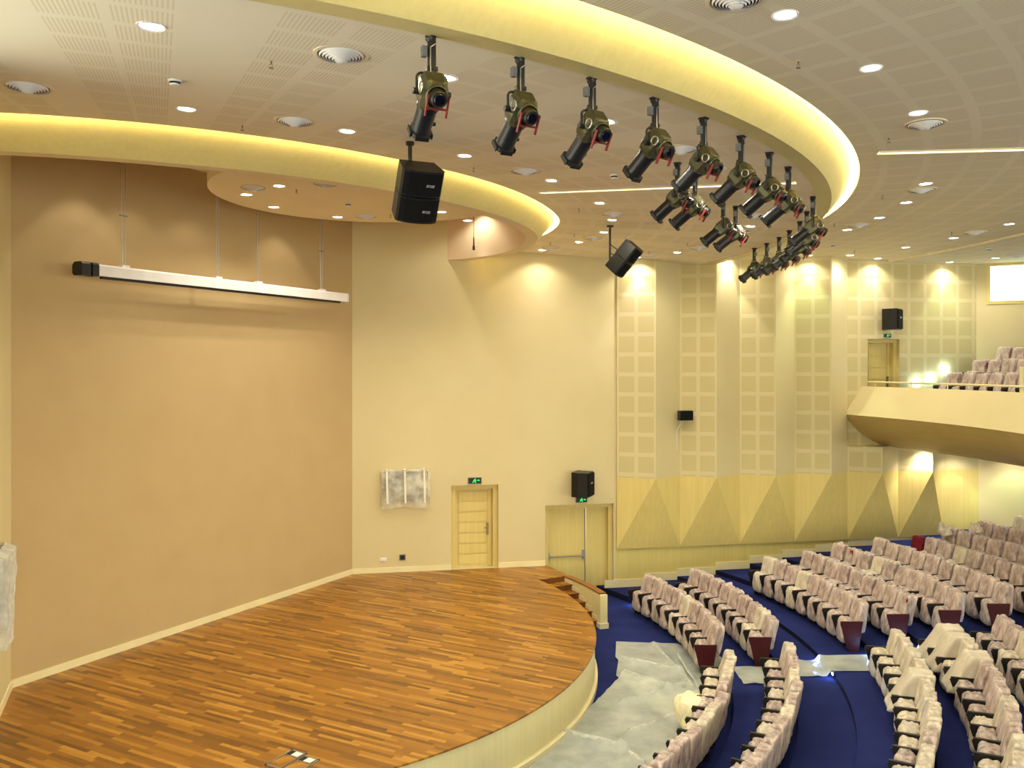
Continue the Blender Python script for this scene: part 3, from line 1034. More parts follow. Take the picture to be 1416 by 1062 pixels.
# small monitor speaker half way up the acoustic wall
p, u, z = side(947.5, 574.5, 0.34)
t = thing('small_speaker', v3(p, z), ROT_S + R_(4), 'small black box speaker alone on the acoustic panel wall', 'loudspeaker')
mb = MB(); mb.prism([(-0.19, 0.1), (-0.2, -0.1), (0.2, -0.1), (0.19, 0.1)], -0.14, 0.14); mb.build('cabinet', M['black'], t)
mb = MB(); mb.box((0, -0.106, 0), (0.37, 0.012, 0.25)); mb.build('front_grille', M['grille'], t)
mb = MB(); mb.box((0, 0.14, 0), (0.06, 0.12, 0.06)); mb.box((0, 0.2, 0), (0.14, 0.02, 0.18)); mb.build('wall_bracket', M['white'], t)
mb = MB(); mb.tube([(-0.02, 0.05, -0.13), (-0.03, 0.08, -0.25), (-0.1, 0.17, -0.3), (-0.17, 0.19, -0.45), (-0.17, 0.19, -1.0)], 0.008, 6); mb.build('cable', M['white'], t)

def array_speaker(px, py, ceil_px, tilt, yaw, size, label):
    """Two stacked cabinets on a pole from the ceiling."""
    top = onceil(*ceil_px)
    t = thing('hanging_speaker', top, 0, label, 'loudspeaker', 'hanging loudspeakers')
    w, d, h = size
    zc_ = ZC + (HYP - py) / FPX * top.y
    xc = (px - CXP) / FPX * top.y - top.x
    cz = zc_ - top.z
    rot = rz(yaw) @ Matrix.Rotation(tilt, 3, 'X')
    ctr = Vector((xc, 0, cz))
    for s in (1, -1):
        mb = MB()
        arc = [(w / 2 * math.sin(x), -d * 0.28 - d * 0.22 * math.cos(x * 1.05)) for x in np.linspace(-PI / 2, PI / 2, 9)]
        poly = arc + [(w * 0.42, d * 0.5), (-w * 0.42, d * 0.5)]
        q = MB(); q.prism(poly, 0.008, h / 2)
        zs = 1 if s > 0 else -1
        mb.v = [tuple(ctr + rot @ Vector((x, y, z * zs))) for x, y, z in q.v]
        mb.f, mb.uv, mb.mi = q.f, q.uv, q.mi
        c = mb.build('cabinet', M['black'], t)
        mb = MB()
        rows = []
        for zz in (0.03 * zs, (h / 2 - 0.03) * zs):
            rows.append([ctr + rot @ Vector((x * 0.985, y - 0.008, zz)) for x, y in arc])
        mb.grid(rows)
        mb.build('grille', M['grille'], c)
        b = badge(c, ctr + rot @ Vector((w * 0.14, -d * 0.5 - 0.02, h / 4 * zs - 0.02)), (0, 0, 0), 0.05)
        b.rotation_euler = (rot @ Matrix.Rotation(PI / 2, 3, 'X')).to_euler()
    return t, ctr, rot
t, ctr, rot = array_speaker(577, 266, (567, 196), R_(30), R_(24), (0.62, 0.5, 0.76), 'double black speaker cabinet hanging in front of the small stage ring')
mb = MB()
mb.tube([(0, 0, 0.0), (0, 0, ctr.z + 0.3)], 0.03, 10)
mb.lathe([(0.001, 0.0), (0.06, 0.0), (0.06, -0.05), (0.03, -0.06)], 12)
mb.box((0.04, 0, ctr.z + 0.36), (0.14, 0.12, 0.03))
mb.build('pole', M['blackmetal'], t)
t, ctr, rot = array_speaker(864, 358, (843.5, 312), R_(42), R_(62), (0.46, 0.42, 0.76), 'tilted double black speaker on a ceiling pole before the acoustic wall')
mb = MB()
mb.tube([(0, 0, 0.0), (0, 0, -0.86)], 0.026, 10)
mb.box((0, 0, -0.02), (0.14, 0.14, 0.03))
for z0, z1 in ((-0.42, 0.18), (-0.62, -0.02), (-0.82, -0.2)):
    mb.tube([(0, 0, z0), (ctr.x * 0.75, 0.02, ctr.z + z1 * 0.8)], 0.013, 6)
mb.build('pole', M['blackmetal'], t)

# ------------------------------------------------------------------ projection screen hanging in front of the back wall
def proj_screen():
    D = 0.55
    def onb(px):
        return on_line(px, A0, DB, NB, D)[0]
    pl, pr = onb(121), onb(477)
    zs = ZC + (HYP - 373) / FPX * pl.y
    L = (pr - pl).length
    ang = math.atan2(DB.y, DB.x)
    t = thing('projection_screen', v3(pl, zs), ang, 'long white projection screen case rolled up and hung on wires', 'projection screen')
    mb = MB()
    prof = [(-0.11, -0.10), (0.09, -0.10), (0.13, -0.06), (0.13, 0.06), (0.08, 0.115), (-0.08, 0.115), (-0.11, 0.08)]
    rows = [[Vector((x, y, z)) for y, z in prof] for x in (0.14, L - 0.05)]
    mb.grid(rows, close=True)
    mb.face(rows[0]); mb.face(rows[1])
    mb.build('case', M['white'], t)
    for x0, x1 in ((-0.2, -0.02), (0.02, 0.15)):
        mb = MB()
        pf = [(y * 1.15, z * 1.15) for y, z in prof]
        r = [[Vector((x, y, z)) for y, z in pf] for x in (x0, x1)]
        mb.grid(r, close=True); mb.face(r[0]); mb.face(r[1])
        mb.build('end_cap', M['black'], t)
    mb = MB(); mb.box((0.0, 0, 0.02), (0.05, 0.1, 0.1)); mb.build('motor_joint', M['white'], t)
    mb = MB(); mb.box((L - 0.025, 0, 0.005), (0.05, 0.25, 0.21)); mb.build('end_cover', M['white'], t)
    mb = MB(); mb.box((L / 2, -0.03, -0.12), (L - 0.5, 0.07, 0.05)); mb.build('bottom_bar', M['black'], t)
    for px, two in ((172, 1), (301, 0), (357, 0), (445, 1)):
        q, u = on_line(px, A0, DB, NB, D)
        x = (q - pl).dot(DB)
        mb = MB(); mb.box((x, 0, 0.135), (0.16, 0.12, 0.05)); mb.build('bracket', M['white'], t)
        for dx in ((-0.07, 0.03) if two else (-0.04, 0.03)):
            mb = MB()
            mb.tube([(x + dx * 0.5, 0, 0.12), (x + dx, 0, 1.2), (x + dx, 0, Z_STC - zs)], 0.011 if two else 0.008, 6)
            mb.build('hanging_wire', M['steel'], t)
        if two:
            mb = MB(); mb.box((x - 0.02, 0, 1.1), (0.16, 0.03, 0.02)); mb.build('wire_clip', M['grey'], t)
proj_screen()

# microphone hanging from the canopy area
Ym = 19.6
xm_ = (655 - CXP) / FPX * Ym
t = thing('hanging_microphone', (xm_, Ym, Z_STC), 0, 'slim dark microphone hanging on a cord below the small ring', 'microphone')
zb_ = ZC + (HYP - 346.5) / FPX * Ym - Z_STC
mb = MB(); mb.tube([(0, 0, 0), (0, 0, zb_ + 0.25)], 0.008, 6); mb.build('cord', M['blackmetal'], t)
mb = MB(); mb.lathe([(0.001, zb_), (0.03, zb_ + 0.02), (0.03, zb_ + 0.1), (0.018, zb_ + 0.12), (0.015, zb_ + 0.3), (0.001, zb_ + 0.31)], 12); mb.build('capsule', M['blackmetal'], t, True)

# ------------------------------------------------------------------ wrapped screens on the stage walls
def wrapped_screen(p, ang, w, h, label, seed, into, tied=False):
    """local x along the wall, -y into the room."""
    t = thing('wrapped_screen', p, ang, label, 'wrapped screen', 'plastic wrapped wall screens')
    mb = MB(); mb.box((0, -0.07, 0), (w - 0.04, 0.12, h - 0.04)); mb.build('display', M['grey'], t)
    mb = MB()
    rnd = random.Random(seed)
    nx, nz = 30, 22
    rows = []
    for j in range(nz + 1):
        v = j / nz
        row = []
        for i in range(nx + 1):
            u = i / nx
            x = (u - 0.5) * (w + 0.1)
            sag = 0.13 * (0.5 + 0.5 * noise.noise(Vector((u * 3 + seed, 0, 0)))) * v ** 3
            z = h / 2 + 0.03 - v * (h + 0.1) - sag
            y = -0.205 - 0.05 * noise.noise(Vector((u * 5 + seed, v * 3 - u * 2, 1.3))) - 0.03 * noise.noise(Vector((u * 13 + v * 4, v * 5 + seed, 4)))
            if tied:
                x *= 1 - 0.45 * v ** 1.6
                z -= 0.22 * v
                y -= 0.03 * (1 - v)
            e = min(u, 1 - u) * nx
            if e < 1: y += 0.16
            if v < 0.02: y += 0.17
            row.append((x, y, z))
        rows.append(row)
    mb.grid(rows)
    mb.build('plastic_wrap', M['foldfilm'] if tied else M['wrap'], t, True, False)
    if tied:
        return t
    for k, x in enumerate((-w * 0.4, -0.02, w * 0.4)):
        mb = MB()
        prev = [(x - 0.025, -0.225 - 0.01, h / 2 + 0.02), (x + 0.025, -0.225 - 0.01, h / 2 + 0.02)]
        rows = [[(x - 0.025 + 0.02 * v, -0.275, h / 2 + 0.02 - v * (h + 0.02)), (x + 0.025 + 0.02 * v, -0.275, h / 2 + 0.02 - v * (h + 0.02))] for v in np.linspace(0, 1, 8)]
        mb.grid(rows)
        mb.box((x, -0.12, h / 2 + 0.035), (0.05, 0.24, 0.006))
        mb.build('tape_strip', M['tape'], t)
    return t
p, u, z = side(560, 672, 0.0)
wrapped_screen(v3(p, z), ROT_S, 1.26, 0.86, 'screen wrapped in clear plastic and tape on the wall left of the single door', 3.1, NS)
pl_ = A0 + DL * 1.75
wrapped_screen(v3(pl_, 3.05), math.atan2(-DL.y, -DL.x), 1.3, 1.1, 'plastic wrapped screen on the cream wall at the left edge', 9.4, NL, True)

# wall boxes
def wallbox(name, px, py, w, h, mat, label, cat):
    p, u, z = side(px, py, 0.0)
    mb = MB(); mb.box((0, -0.012, 0), (w, 0.024, h))
    t = thing(name, v3(p, z), ROT_S, label, cat)
    mb.build('plate', mat, t)
    return t
t = wallbox('socket_plate', 530, 773.5, 0.17, 0.09, M['white'], 'white socket plate low on the wall under the wrapped screen', 'socket')
mb = MB(); mb.box((0, -0.028, 0), (0.1, 0.012, 0.05)); mb.build('cover', M['white'], t)
t = wallbox('open_wall_box', 556.5, 770.5, 0.17, 0.16, M['grey'], 'open dark wall box with loose cable right of the white plate', 'wall box')
mb = MB(); mb.box((0, -0.026, 0), (0.12, 0.008, 0.11)); mb.build('box_opening', M['black'], t)
mb = MB(); mb.tube([(-0.03, -0.03, 0.03), (0.01, -0.06, 0.01), (0.03, -0.05, -0.03), (-0.01, -0.035, -0.04)], 0.01, 6); mb.build('cable', M['black'], t)
t = wallbox('switch_panel', 776, 752, 0.001, 0.001, M['cream'], 'x', 'x') if False else None

# floor boxes in the stage
def floor_box(cx_, cy_, ang, label):
    p = P(cx_, cy_, ZST)
    t = thing('floor_box', (p.x, p.y, ZST), ang, label, 'floor box', 'open floor boxes in the stage')
    mb = MB()
    for x, y, a, b in ((-0.26, 0, 0.03, 0.3), (0.26, 0, 0.03, 0.3), (0, 0.135, 0.55, 0.03), (0, -0.135, 0.55, 0.03), (0.1, 0, 0.02, 0.26)):
        mb.box((x, y, 0.006), (a, b, 0.014))
    mb.build('steel_frame', M['steel'], t)
    mb = MB(); mb.box((-0.08, 0, 0.003), (0.34, 0.24, 0.008)); mb.build('lid', M['plank'], t)
    mb = MB(); mb.box((0.18, 0, 0.002), (0.14, 0.24, 0.006)); mb.build('box_opening', M['black'], t)
    mb = MB(); mb.box((0.185, -0.03, 0.008), (0.12, 0.13, 0.008)); mb.build('socket_strip', M['white'], t)
floor_box(396, 1050.5, math.atan2(DB.y, DB.x), 'open steel floor box in the stage, the one nearer the tan wall')
floor_box(413, 1059.0, math.atan2(DB.y, DB.x), 'open steel floor box in the stage, the one nearer the audience')

# ------------------------------------------------------------------ ceiling fittings
def proto_downlight():
    t = thing('downlight', (0, 0, -50), 0, '', 'downlight')
    mb = MB(); mb.lathe([(0.10, -0.004), (0.122, -0.012), (0.126, 0.0)], 28); mb.build('trim_ring', M['white'], t, True)
    mb = MB(); mb.lathe([(0.0005, -0.003), (0.06, -0.004), (0.102, -0.001)], 28); mb.build('lamp_lens', M['lens'], t, True)
    return t
def proto_vent():
    t = thing('air_diffuser', (0, 0, -50), 0, '', 'air vent')
    mb = MB(); mb.lathe([(0.27, 0.0), (0.27, -0.012), (0.235, -0.016), (0.225, 0.0)], 32); mb.build('outer_ring', M['paleceil'], t, True)
    mb = MB(); mb.lathe([(0.0005, -0.001), (0.228, -0.001)], 32); mb.build('dark_core', M['black'], t, True)
    mb = MB()
    for k, r in enumerate((0.215, 0.185, 0.155, 0.125, 0.095)):
        mb.lathe([(r, -0.012 - 0.009 * k), (r - 0.012, -0.03 - 0.009 * k), (r - 0.016, -0.028 - 0.009 * k), (r - 0.004, -0.01 - 0.009 * k)], 32)
    mb.lathe([(0.0005, -0.085), (0.05, -0.08), (0.07, -0.06), (0.066, -0.045)], 32)
    mb.build('louvre_rings', M['white'], t, True)
    return t
def proto_sprinkler():
    t = thing('sprinkler', (0, 0, -50), 0, '', 'sprinkler')
    mb = MB(); mb.lathe([(0.0005, -0.006), (0.035, -0.006), (0.04, 0.0)], 14); mb.build('escutcheon', M['paleceil'], t, True)
    mb = MB(); mb.tube([(0, 0, 0), (0, 0, -0.05)], 0.012, 8); mb.tube([(0.012, 0, -0.05), (0.022, 0, -0.07), (0.0, 0, -0.095)], 0.004, 6); mb.tube([(-0.012, 0, -0.05), (-0.022, 0, -0.07), (0.0, 0, -0.095)], 0.004, 6)
    mb.build('head', M['brass'], t)
    mb = MB(); mb.lathe([(0.0005, -0.1), (0.034, -0.1), (0.034, -0.096), (0.0005, -0.094)], 12); mb.build('deflector', M['brass'], t)
    t.scale = (0.75, 0.75, 0.75)
    return t
def proto_detector():
    t = thing('smoke_detector', (0, 0, -50), 0, '', 'smoke detector')
    mb = MB(); mb.lathe([(0.075, 0.0), (0.075, -0.02), (0.06, -0.025)], 20); mb.build('base', M['white'], t, True)
    mb = MB(); mb.lathe([(0.055, -0.02), (0.055, -0.045)], 20); mb.build('sensor_vents', M['black'], t, True)
    mb = MB(); mb.lathe([(0.06, -0.045), (0.052, -0.06), (0.0005, -0.065)], 20); mb.build('cap', M['white'], t, True)
    return t
PD, PV, PSK, PSD = proto_downlight(), proto_vent(), proto_sprinkler(), proto_detector()
used = set()
def place(proto, loc, label, group, lamp=None):
    if proto.name in used:
        o = dup(proto, loc, 0)
    else:
        o = proto
        used.add(proto.name)
        o.location = loc
    o['label'] = label
    o['group'] = group
    if lamp:
        spot_lamp(o, *lamp)
    return o
GEN = (K_DOWN, WARM, 168, 0.9)
def lights(pts, where, group, zfun, lamp=GEN, cat='downlight'):
    pts = sorted(pts)
    for i, q in enumerate(pts):
        p = zfun(*q[:2])
        nm = 'leftmost' if i == 0 else ('rightmost' if i == len(pts) - 1 else ORD[i] + ' from the left')
        place(PD, p, 'round lit downlight %s, %s' % (where, nm), group, q[2] if len(q) > 2 else lamp)
can = lambda px, py: P(px, py, ZCAN)
PINK = (0.96, 0.80, 1.0)
GREEN = (0.60, 1.0, 0.60)
WHITE = (1.0, 0.95, 0.88)
CANL = (105.0, (1.0, 0.92, 0.76), 135, 0.6)
lights([(386, 257, CANL), (340.7, 269, CANL), (378.6, 286.3, CANL), (467, 300, CANL), (498.5, 259.5, CANL), (557, 302, CANL), (610.6, 293, CANL), (646.8, 304.8, CANL)], 'in the round stage canopy', 'downlights in the stage canopy', can)
lights([(209, 35.5), (258, 150.3), (480.5, 181), (618, 107), (643.5, 215), (764, 249.5), (841, 168), (993.4, 232.7)], 'in the inner ceiling before the long slot', 'downlights in the near inner ceiling', onceil)
lights([(831, 280.8), (848.3, 304.3), (836.6, 321.3), (802, 335), (750.4, 346, (60.0, PINK, 82, 0.6)), (937.7, 349.2), (1039.4, 313), (1052, 279), (1009, 332)], 'in the inner ceiling beyond the long slot', 'downlights in the far inner ceiling', onceil)
lights([(1085.6, 20.5), (1204.5, 94), (1269.5, 156), (1280, 254), (1253, 280)], 'in the outer ceiling, near row', 'downlights in the near outer ceiling', onceil)
lights([(1216, 301), (1171.5, 317.7), (1175.5, 353), (1252.5, 342), (1318.7, 329), (1395.6, 309.7), (1376.5, 356.8)], 'in the outer ceiling, far row', 'downlights in the far outer ceiling', onceil)
# wall washers close to the side wall
def washer(px, off, color, energy, label, z=None, cone=62, surf=OB):
    p, u, _ = side(px, None, off)
    zz = zceil(p) if z is None else z
    place(PD, v3(p, zz), label, 'wall washing downlights', (energy, color, cone, 0.35, 0.04))
washer(882, 0.62, PINK, K_WASH * 1.2, 'wall washing downlight beside the tilted double speaker, lighting the first wall fold')
washer(1012, 0.5, WHITE, K_WASH * 1.6, 'wall washing downlight on the white fold behind the far hanging spotlights')
washer(1118, 0.55, GREEN, K_WASH * 1.2, 'greenish wall washing downlight right of the far spotlight cluster')
washer(1214, 0.30, PINK, K_WASH * 0.8, 'wall washing downlight above the balcony door')
washer(1313, 0.30, GREEN, K_WASH * 1.0, 'greenish wall washing downlight near the corner above the balcony')
washer(1279, 0.62, WHITE, K_WASH * 0.9, 'downlight under the balcony lighting the last wood triangle', ZC - 2.45, 90)
washer(1338, 0.75, WHITE, K_WASH * 0.7, 'downlight under the balcony beyond the last wood triangle', ZC - 2.45, 85)
washer(1405, 1.2, GREEN, K_WASH * 0.8, 'greenish downlight under the balcony at the right edge', ZC - 2.45, 95)
place(PD, v3(pol(CEN, 7.55, 20.0), Z_STC - 0.002), 'wall washing downlight inside the small ring above the hanging microphone', 'wall washing downlights', (K_WASH * 0.6, PINK, 46, 0.4, 0.04))
for (px_, e_) in ((150, 1.0), (215, 0.5), (300, 0.5), (420, 1.0)):      # lamps over the screen, hidden by ring and canopy
    q_ = on_line(px_, A0, DB, NB, 0.85)[0]
    l = bpy.data.lights.new('stage_lamp', 'SPOT')
    l.energy = K_DOWN * 1.1 * e_; l.color = (1.0, 0.90, 0.72); l.spot_size = R_(80); l.spot_blend = 0.4; l.shadow_soft_size = 0.05
    o = bpy.data.objects.new('stage_lamp', l); COL.objects.link(o)
    o.location = v3(q_, Z_STC - 0.03)
# the rest of the hall's lamps, outside the picture
for (x, y) in ((12.5, 14.0), (10.0, 10.0), (15.5, 18.5), (14.0, 9.0), (6.0, 5.0), (9.0, 3.0), (17.5, 13.5), (2.0, 3.0), (20, 18), (-2.5, 4.5), (-1.5, 8.5), (-3.5, 7.0)):
    l = bpy.data.lights.new('hall_lamp', 'SPOT')
    l.energy = K_DOWN * 1.5; l.color = WARM; l.spot_size = R_(170); l.spot_blend = 0.9; l.shadow_soft_size = 0.1
    o = bpy.data.objects.new('hall_lamp', l); COL.objects.link(o)
    o.location = (x, y, zceil((x, y)) - 0.03)
for (r, a) in ((22.5, 8), (22.5, 0), (22.5, -8), (24.5, 4)):
    p = pol(CEN, r, a)
    l = bpy.data.lights.new('under_balcony_lamp', 'SPOT')
    l.energy = K_DOWN * 0.5; l.color = (1.0, 0.95, 0.82); l.spot_size = R_(140); l.spot_blend = 0.5; l.shadow_soft_size = 0.1
    o = bpy.data.objects.new('under_balcony_lamp', l); COL.objects.link(o)
    o.location = v3(p, ZC - 2.42)

def fittings(proto, pts, what, where, group, zfun):
    pts = sorted(pts)
    for i, q in enumerate(pts):
        nm = 'leftmost' if i == 0 else ('rightmost' if i == len(pts) - 1 else ORD[i] + ' from the left')
        if len(pts) == 1: nm = 'the only one'
        place(proto, zfun(*q), '%s %s, %s' % (what, where, nm), group)
VD = 'round louvred air diffuser'
fittings(PV, [(350, 259), (450.6, 253.5), (506, 299)], VD, 'in the stage canopy', 'air diffusers in the canopy', can)
fittings(PV, [(38, 119.5), (472, 75), (407.6, 167), (726.5, 236), (941.7, 205.7)], VD, 'in the inner ceiling before the long slot', 'air diffusers in the near ceiling', onceil)
fittings(PV, [(847, 295), (819.7, 328.7), (762.5, 341.8), (899, 352), (966, 342), (1042.6, 297.6)], VD, 'in the inner ceiling beyond the long slot', 'air diffusers in the far ceiling', onceil)
fittings(PV, [(1279.5, 171), (1274, 262), (1187, 311), (1348, 321), (1406, 352.5), (1018, -1)], VD, 'in the outer ceiling', 'air diffusers in the outer ceiling', onceil)
SK = 'small sprinkler head'
fittings(PSK, [(410, 261.8), (540, 296.8)], SK, 'in the stage canopy', 'sprinklers in the canopy', can)
fittings(PSK, [(375, 84), (335, 173), (655, 231), (800.5, 288), (794, 323), (761, 334.5), (950.6, 336), (897.5, 347.5)], SK, 'in the inner ceiling', 'sprinklers in the inner ceiling', onceil)
fittings(PSK, [(1104, 84.5), (1229, 190), (1220, 269.5), (1153.5, 309), (1181.5, 346), (1316, 320.5)], SK, 'in the outer ceiling', 'sprinklers in the outer ceiling', onceil)
SD = 'white smoke detector'
fittings(PSD, [(481.6, 281.2)], SD, 'in the stage canopy', 'smoke detectors', can)
fittings(PSD, [(242, 111), (849.5, 242), (859, 340.3), (1033, 318)], SD, 'in the inner ceiling', 'smoke detectors', onceil)
fittings(PSD, [(1152, 338.5), (1367, 344)], SD, 'in the outer ceiling', 'smoke detectors', onceil)

# ------------------------------------------------------------------ stage spotlights
def proto_spot():
    """Local frame: light aims along +x and down; origin on the ceiling."""
    t = thing('stage_spotlight', (0, 0, -50), 0, '', 'stage spotlight')
    mb = MB()
    mb.box((0, 0, -0.01), (0.1, 0.1, 0.02))
    mb.tube([(0, 0, 0), (0, 0, -0.34)], 0.042, 12)
    mb.tube([(0, 0.02, -0.02), (0.0, 0.0, -0.05)], 0.052, 12)
    mb.box((0.0, 0, -0.33), (0.05, 0.11, 0.04))
    stem = mb.build('stem', M['blackmetal'], t, True)
    mb = MB(); mb.tube([(-0.05, -0.02, -0.1), (-0.052, 0.03, -0.14), (-0.05, 0.03, -0.3), (-0.05, 0.02, -0.52)], 0.006, 6); mb.build('safety_cable', M['steel'], stem, True)
    mb = MB(); mb.box((0.01, 0.075, -0.17), (0.06, 0.05, 0.1)); mb.build('socket_box', M['grey'], stem)
    zp = -0.56
    mb = MB()
    pts = [(0, -0.15, zp)] + [(0, -0.15, zp + 0.13)] + [(0, -0.15 + 0.05 * (1 - math.cos(x)), zp + 0.13 + 0.05 * math.sin(x)) for x in np.linspace(0.3, PI / 2, 4)] + \
          [(0, 0.15 - 0.05 * (1 - math.cos(x)), zp + 0.13 + 0.05 * math.sin(x)) for x in np.linspace(PI / 2, 0.3, 4)] + [(0, 0.15, zp + 0.13), (0, 0.15, zp)]
    mb.tube(pts, 0.014, 8)
    for s in (-1, 1):
        mb.tube([(0, 0.11 * s, zp), (0, 0.19 * s, zp)], 0.03, 10)
    mb.build('yoke', M['blackmetal'], t, True)
    d = Vector((math.cos(R_(38)), 0, -math.sin(R_(38))))
    m = axis_to(d)
    # make local y horizontal
    yv = Vector((0, 1, 0)); zv = d; xv = yv.cross(zv)
    m = Matrix((xv, yv, zv)).transposed()
    piv = Vector((0, 0, zp))
    T = lambda p: piv + m @ Vector(p)
    mb = MB()
    q = [(-0.125, -0.1), (-0.105, -0.125), (0.105, -0.125), (0.125, -0.1), (0.125, 0.09), (0.08, 0.125), (-0.08, 0.125), (-0.125, 0.09)]
    rows = []
    for z, s in ((-0.18, 0.6), (-0.165, 0.8), (-0.1, 0.98), (0.03, 1.0), (0.1, 0.92), (0.14, 0.8)):
        rows.append([T((y * s, x * s, z)) for x, y in q])
    mb.grid(rows, close=True)
    mb.face(rows[0]); mb.face(rows[-1][::-1])
    hs = mb.build('lamp_housing', M['housing'], t, False)
    mb = MB()
    for k in range(4):
        mb.tube([T((-0.13, y, -0.12 + 0.06 * k)) for y in (-0.07, 0.07)], 0.012, 6)
    mb.tube([T((-0.13, -0.06, -0.1)), T((-0.2, -0.05, -0.1)), T((-0.2, 0.05, -0.1)), T((-0.13, 0.06, -0.1))], 0.009, 6)
    mb.build('cooling_fins', M['housing'], hs)
    # the lamp base leaves the housing backwards and down, with the shutter handles either side of it
    cdir = Vector((-math.cos(R_(30)), 0, -math.sin(R_(30))))
    zc2 = cdir; xc2 = yv.cross(zc2)
    m2 = Matrix((xc2, yv, zc2)).transposed()
    T2 = lambda p: piv + m2 @ Vector(p)
    mb = MB(); mb.lathe([(0.1, 0.1), (0.1, 0.17), (0.085, 0.19), (0.085, 0.25), (0.07, 0.27), (0.001, 0.27)], 18, piv, m2); rc = mb.build('rear_cap', M['black'], hs, True)
    mb = MB(); mb.lathe([(0.001, 0.278), (0.05, 0.276), (0.055, 0.269)], 18, piv, m2); mb.build('rear_glass', M['glass'], t, True)
    mb = MB(); mb.lathe([(0.105, 0.15), (0.115, 0.16), (0.115, 0.175), (0.105, 0.185)], 18, piv, m2); mb.build('cap_ring', M['housing'], hs, True)
    mb = MB()
    mb.tube([piv + Vector((-0.12 + 0.05 * math.cos(x), 0.15, -0.0 + 0.05 * math.sin(x))) for x in np.linspace(0, 2 * PI, 15)], 0.009, 6, False)
    mb.build('handle_ring', M['steel'], hs, True)
    mb = MB()
    for sgn in (-1, 1):
        mb.box(T2((-0.07, 0.105 * sgn, 0.22)), (0.2, 0.012, 0.03), m2)
    mb.box(T2((-0.1, 0, 0.2)), (0.016, 0.2, 0.03), m2)
    mb.build('red_shutter_handles', M['redclip'], t)
    mb = MB(); mb.lathe([(0.10, 0.10), (0.112, 0.12), (0.112, 0.16), (0.1, 0.165), (0.1, 0.43), (0.115, 0.435), (0.115, 0.48), (0.1, 0.48), (0.09, 0.46), (0.001, 0.45)], 22, piv, m)
    br = mb.build('barrel', M['blackmetal'], t, True)
    mb = MB()
    for x in (-1, 1):
        mb.box(T((0.0, 0.112 * x, 0.46)), (0.14, 0.012, 0.05), m)
        mb.box(T((0.112 * x, 0, 0.46)), (0.012, 0.14, 0.05), m)
    mb.build('gel_frame_holder', M['blackmetal'], br)
    mb = MB(); mb.lathe([(0.001, 0.0), (0.02, 0.0), (0.02, 0.03), (0.001, 0.03)], 10, T((0, -0.1, 0.35)), m @ Matrix.Rotation(PI / 2, 3, 'X')); mb.build('focus_knob', M['black'], br)
    t.scale = (0.93, 0.93, 0.93)
    return t
PSP = proto_spot()
spots_a = [(597, 48), (720, 78), (819, 107), (906, 135), (973, 163), (1025, 188), (1064, 211), (1090, 231), (1124, 272)]
plist = [('r', onceil(*q)) for q in spots_a]
for a in (-14.6, -10.0, -5.4):
    p = pol(CEN, 14.25, a)
    plist.append(('c', v3(p, zceil(p))))
for a in (-1.5, 2.2, 5.6):
    p = pol(CEN, 14.27, a)
    plist.append(('f', v3(p, zceil(p))))
for q in ((937, 225), (961, 240), (1000, 275), (1017, 285)):
    plist.append(('m', onceil(*q)))
cnt = {'r': 0, 'c': 0, 'f': 0, 'm': 0}
tgt = Vector((-5.2, 17.6))
for k, p in plist:
    i = cnt[k]; cnt[k] += 1
    yaw = math.atan2(tgt.y - p.y, tgt.x - p.x)
    if k == 'r':
        lb = 'black stage spotlight hanging along the large ring, ' + ('nearest and largest' if i == 0 else ORD[i] + ' from the left')
        g = 'spotlights along the large ring'
    elif k == 'c':
        lb = 'black spotlight in the overlapping cluster at the ring end, %s one back' % ORD[i]
        g = 'spotlights in the overlapping cluster'
    elif k == 'f':
        lb = 'small far black spotlight before the side wall, ' + ['nearest the cluster', 'middle of the three', 'leftmost of the three'][i]
        g = 'far spotlights before the side wall'
    else:
        lb = 'black stage spotlight of the middle group inside the ring, ' + ['leftmost', 'second from the left', 'third from the left', 'rightmost'][i]
        g = 'spotlights of the middle group'
    if PSP.name in used:
        o = dup(PSP, p, yaw)
    else:
        o = PSP; used.add(PSP.name)
        o.location = p; o.rotation_euler = (0, 0, yaw)
    o['label'] = lb; o['group'] = g

# ------------------------------------------------------------------ seats
def puff(d, seed, n=(3, 8, 9), rad=0.35, amp=0.02, flare=0.0, lean=0.0, tuft=0.0):
    """A rounded, wrinkled bag of size d (x, y, z), its foot at z = 0."""
    bm = bmesh.new()
    bmesh.ops.create_cube(bm, size=1.0)
    bmesh.ops.subdivide_edges(bm, edges=bm.edges[:], cuts=11, use_grid_fill=True)
    for v in bm.verts:
        p = v.co.copy() * 2
        inner = Vector([max(-1 + rad, min(1 - rad, c)) for c in p])
        q = p - inner
        if q.length > 1e-6:
            q = q.normalized() * rad * min(1, max(abs(c) for c in (p - inner)) / rad)
        p = inner + q
        zz = (p.z + 1) / 2
        s = Vector((p.x * d[0] / 2, p.y * d[1] / 2, zz * d[2]))
        s.x *= 1 + flare * (1 - zz)
        s.y *= 1 + flare * 0.4 * (1 - zz)
        nz = noise.noise(Vector((p.x * 1.7 + seed, p.y * 1.9, zz * 2.6 + seed * 0.37)))
        n2 = 1 - 2 * abs(noise.noise(Vector((p.y * 2.6 + zz * 1.6 + seed * 3, p.x * 1.5, zz * 0.9 + seed)))) ** 0.7
        k = 1 + (nz * amp + n2 * amp * 0.7) / max(d[0], 0.12)
        s.x *= k
        s.y *= 1 + nz * amp / d[1]
        s.z += (nz * 0.6 + abs(n2) * 0.4) * amp * (1.0 if zz > 0.6 else 0.3)
        if tuft and zz > 0.8:
            s.z += tuft * max(0, noise.noise(Vector((p.y * 3 + seed, 2, seed)))) * 0.12
        s.x += lean * zz
        v.co = s
    me = bpy.data.meshes.new('bag')
    bm.to_mesh(me)
    bm.free()
    for p in me.polygons:
        p.use_smooth = True
    return me
NV = 7
backs, pads = [], []
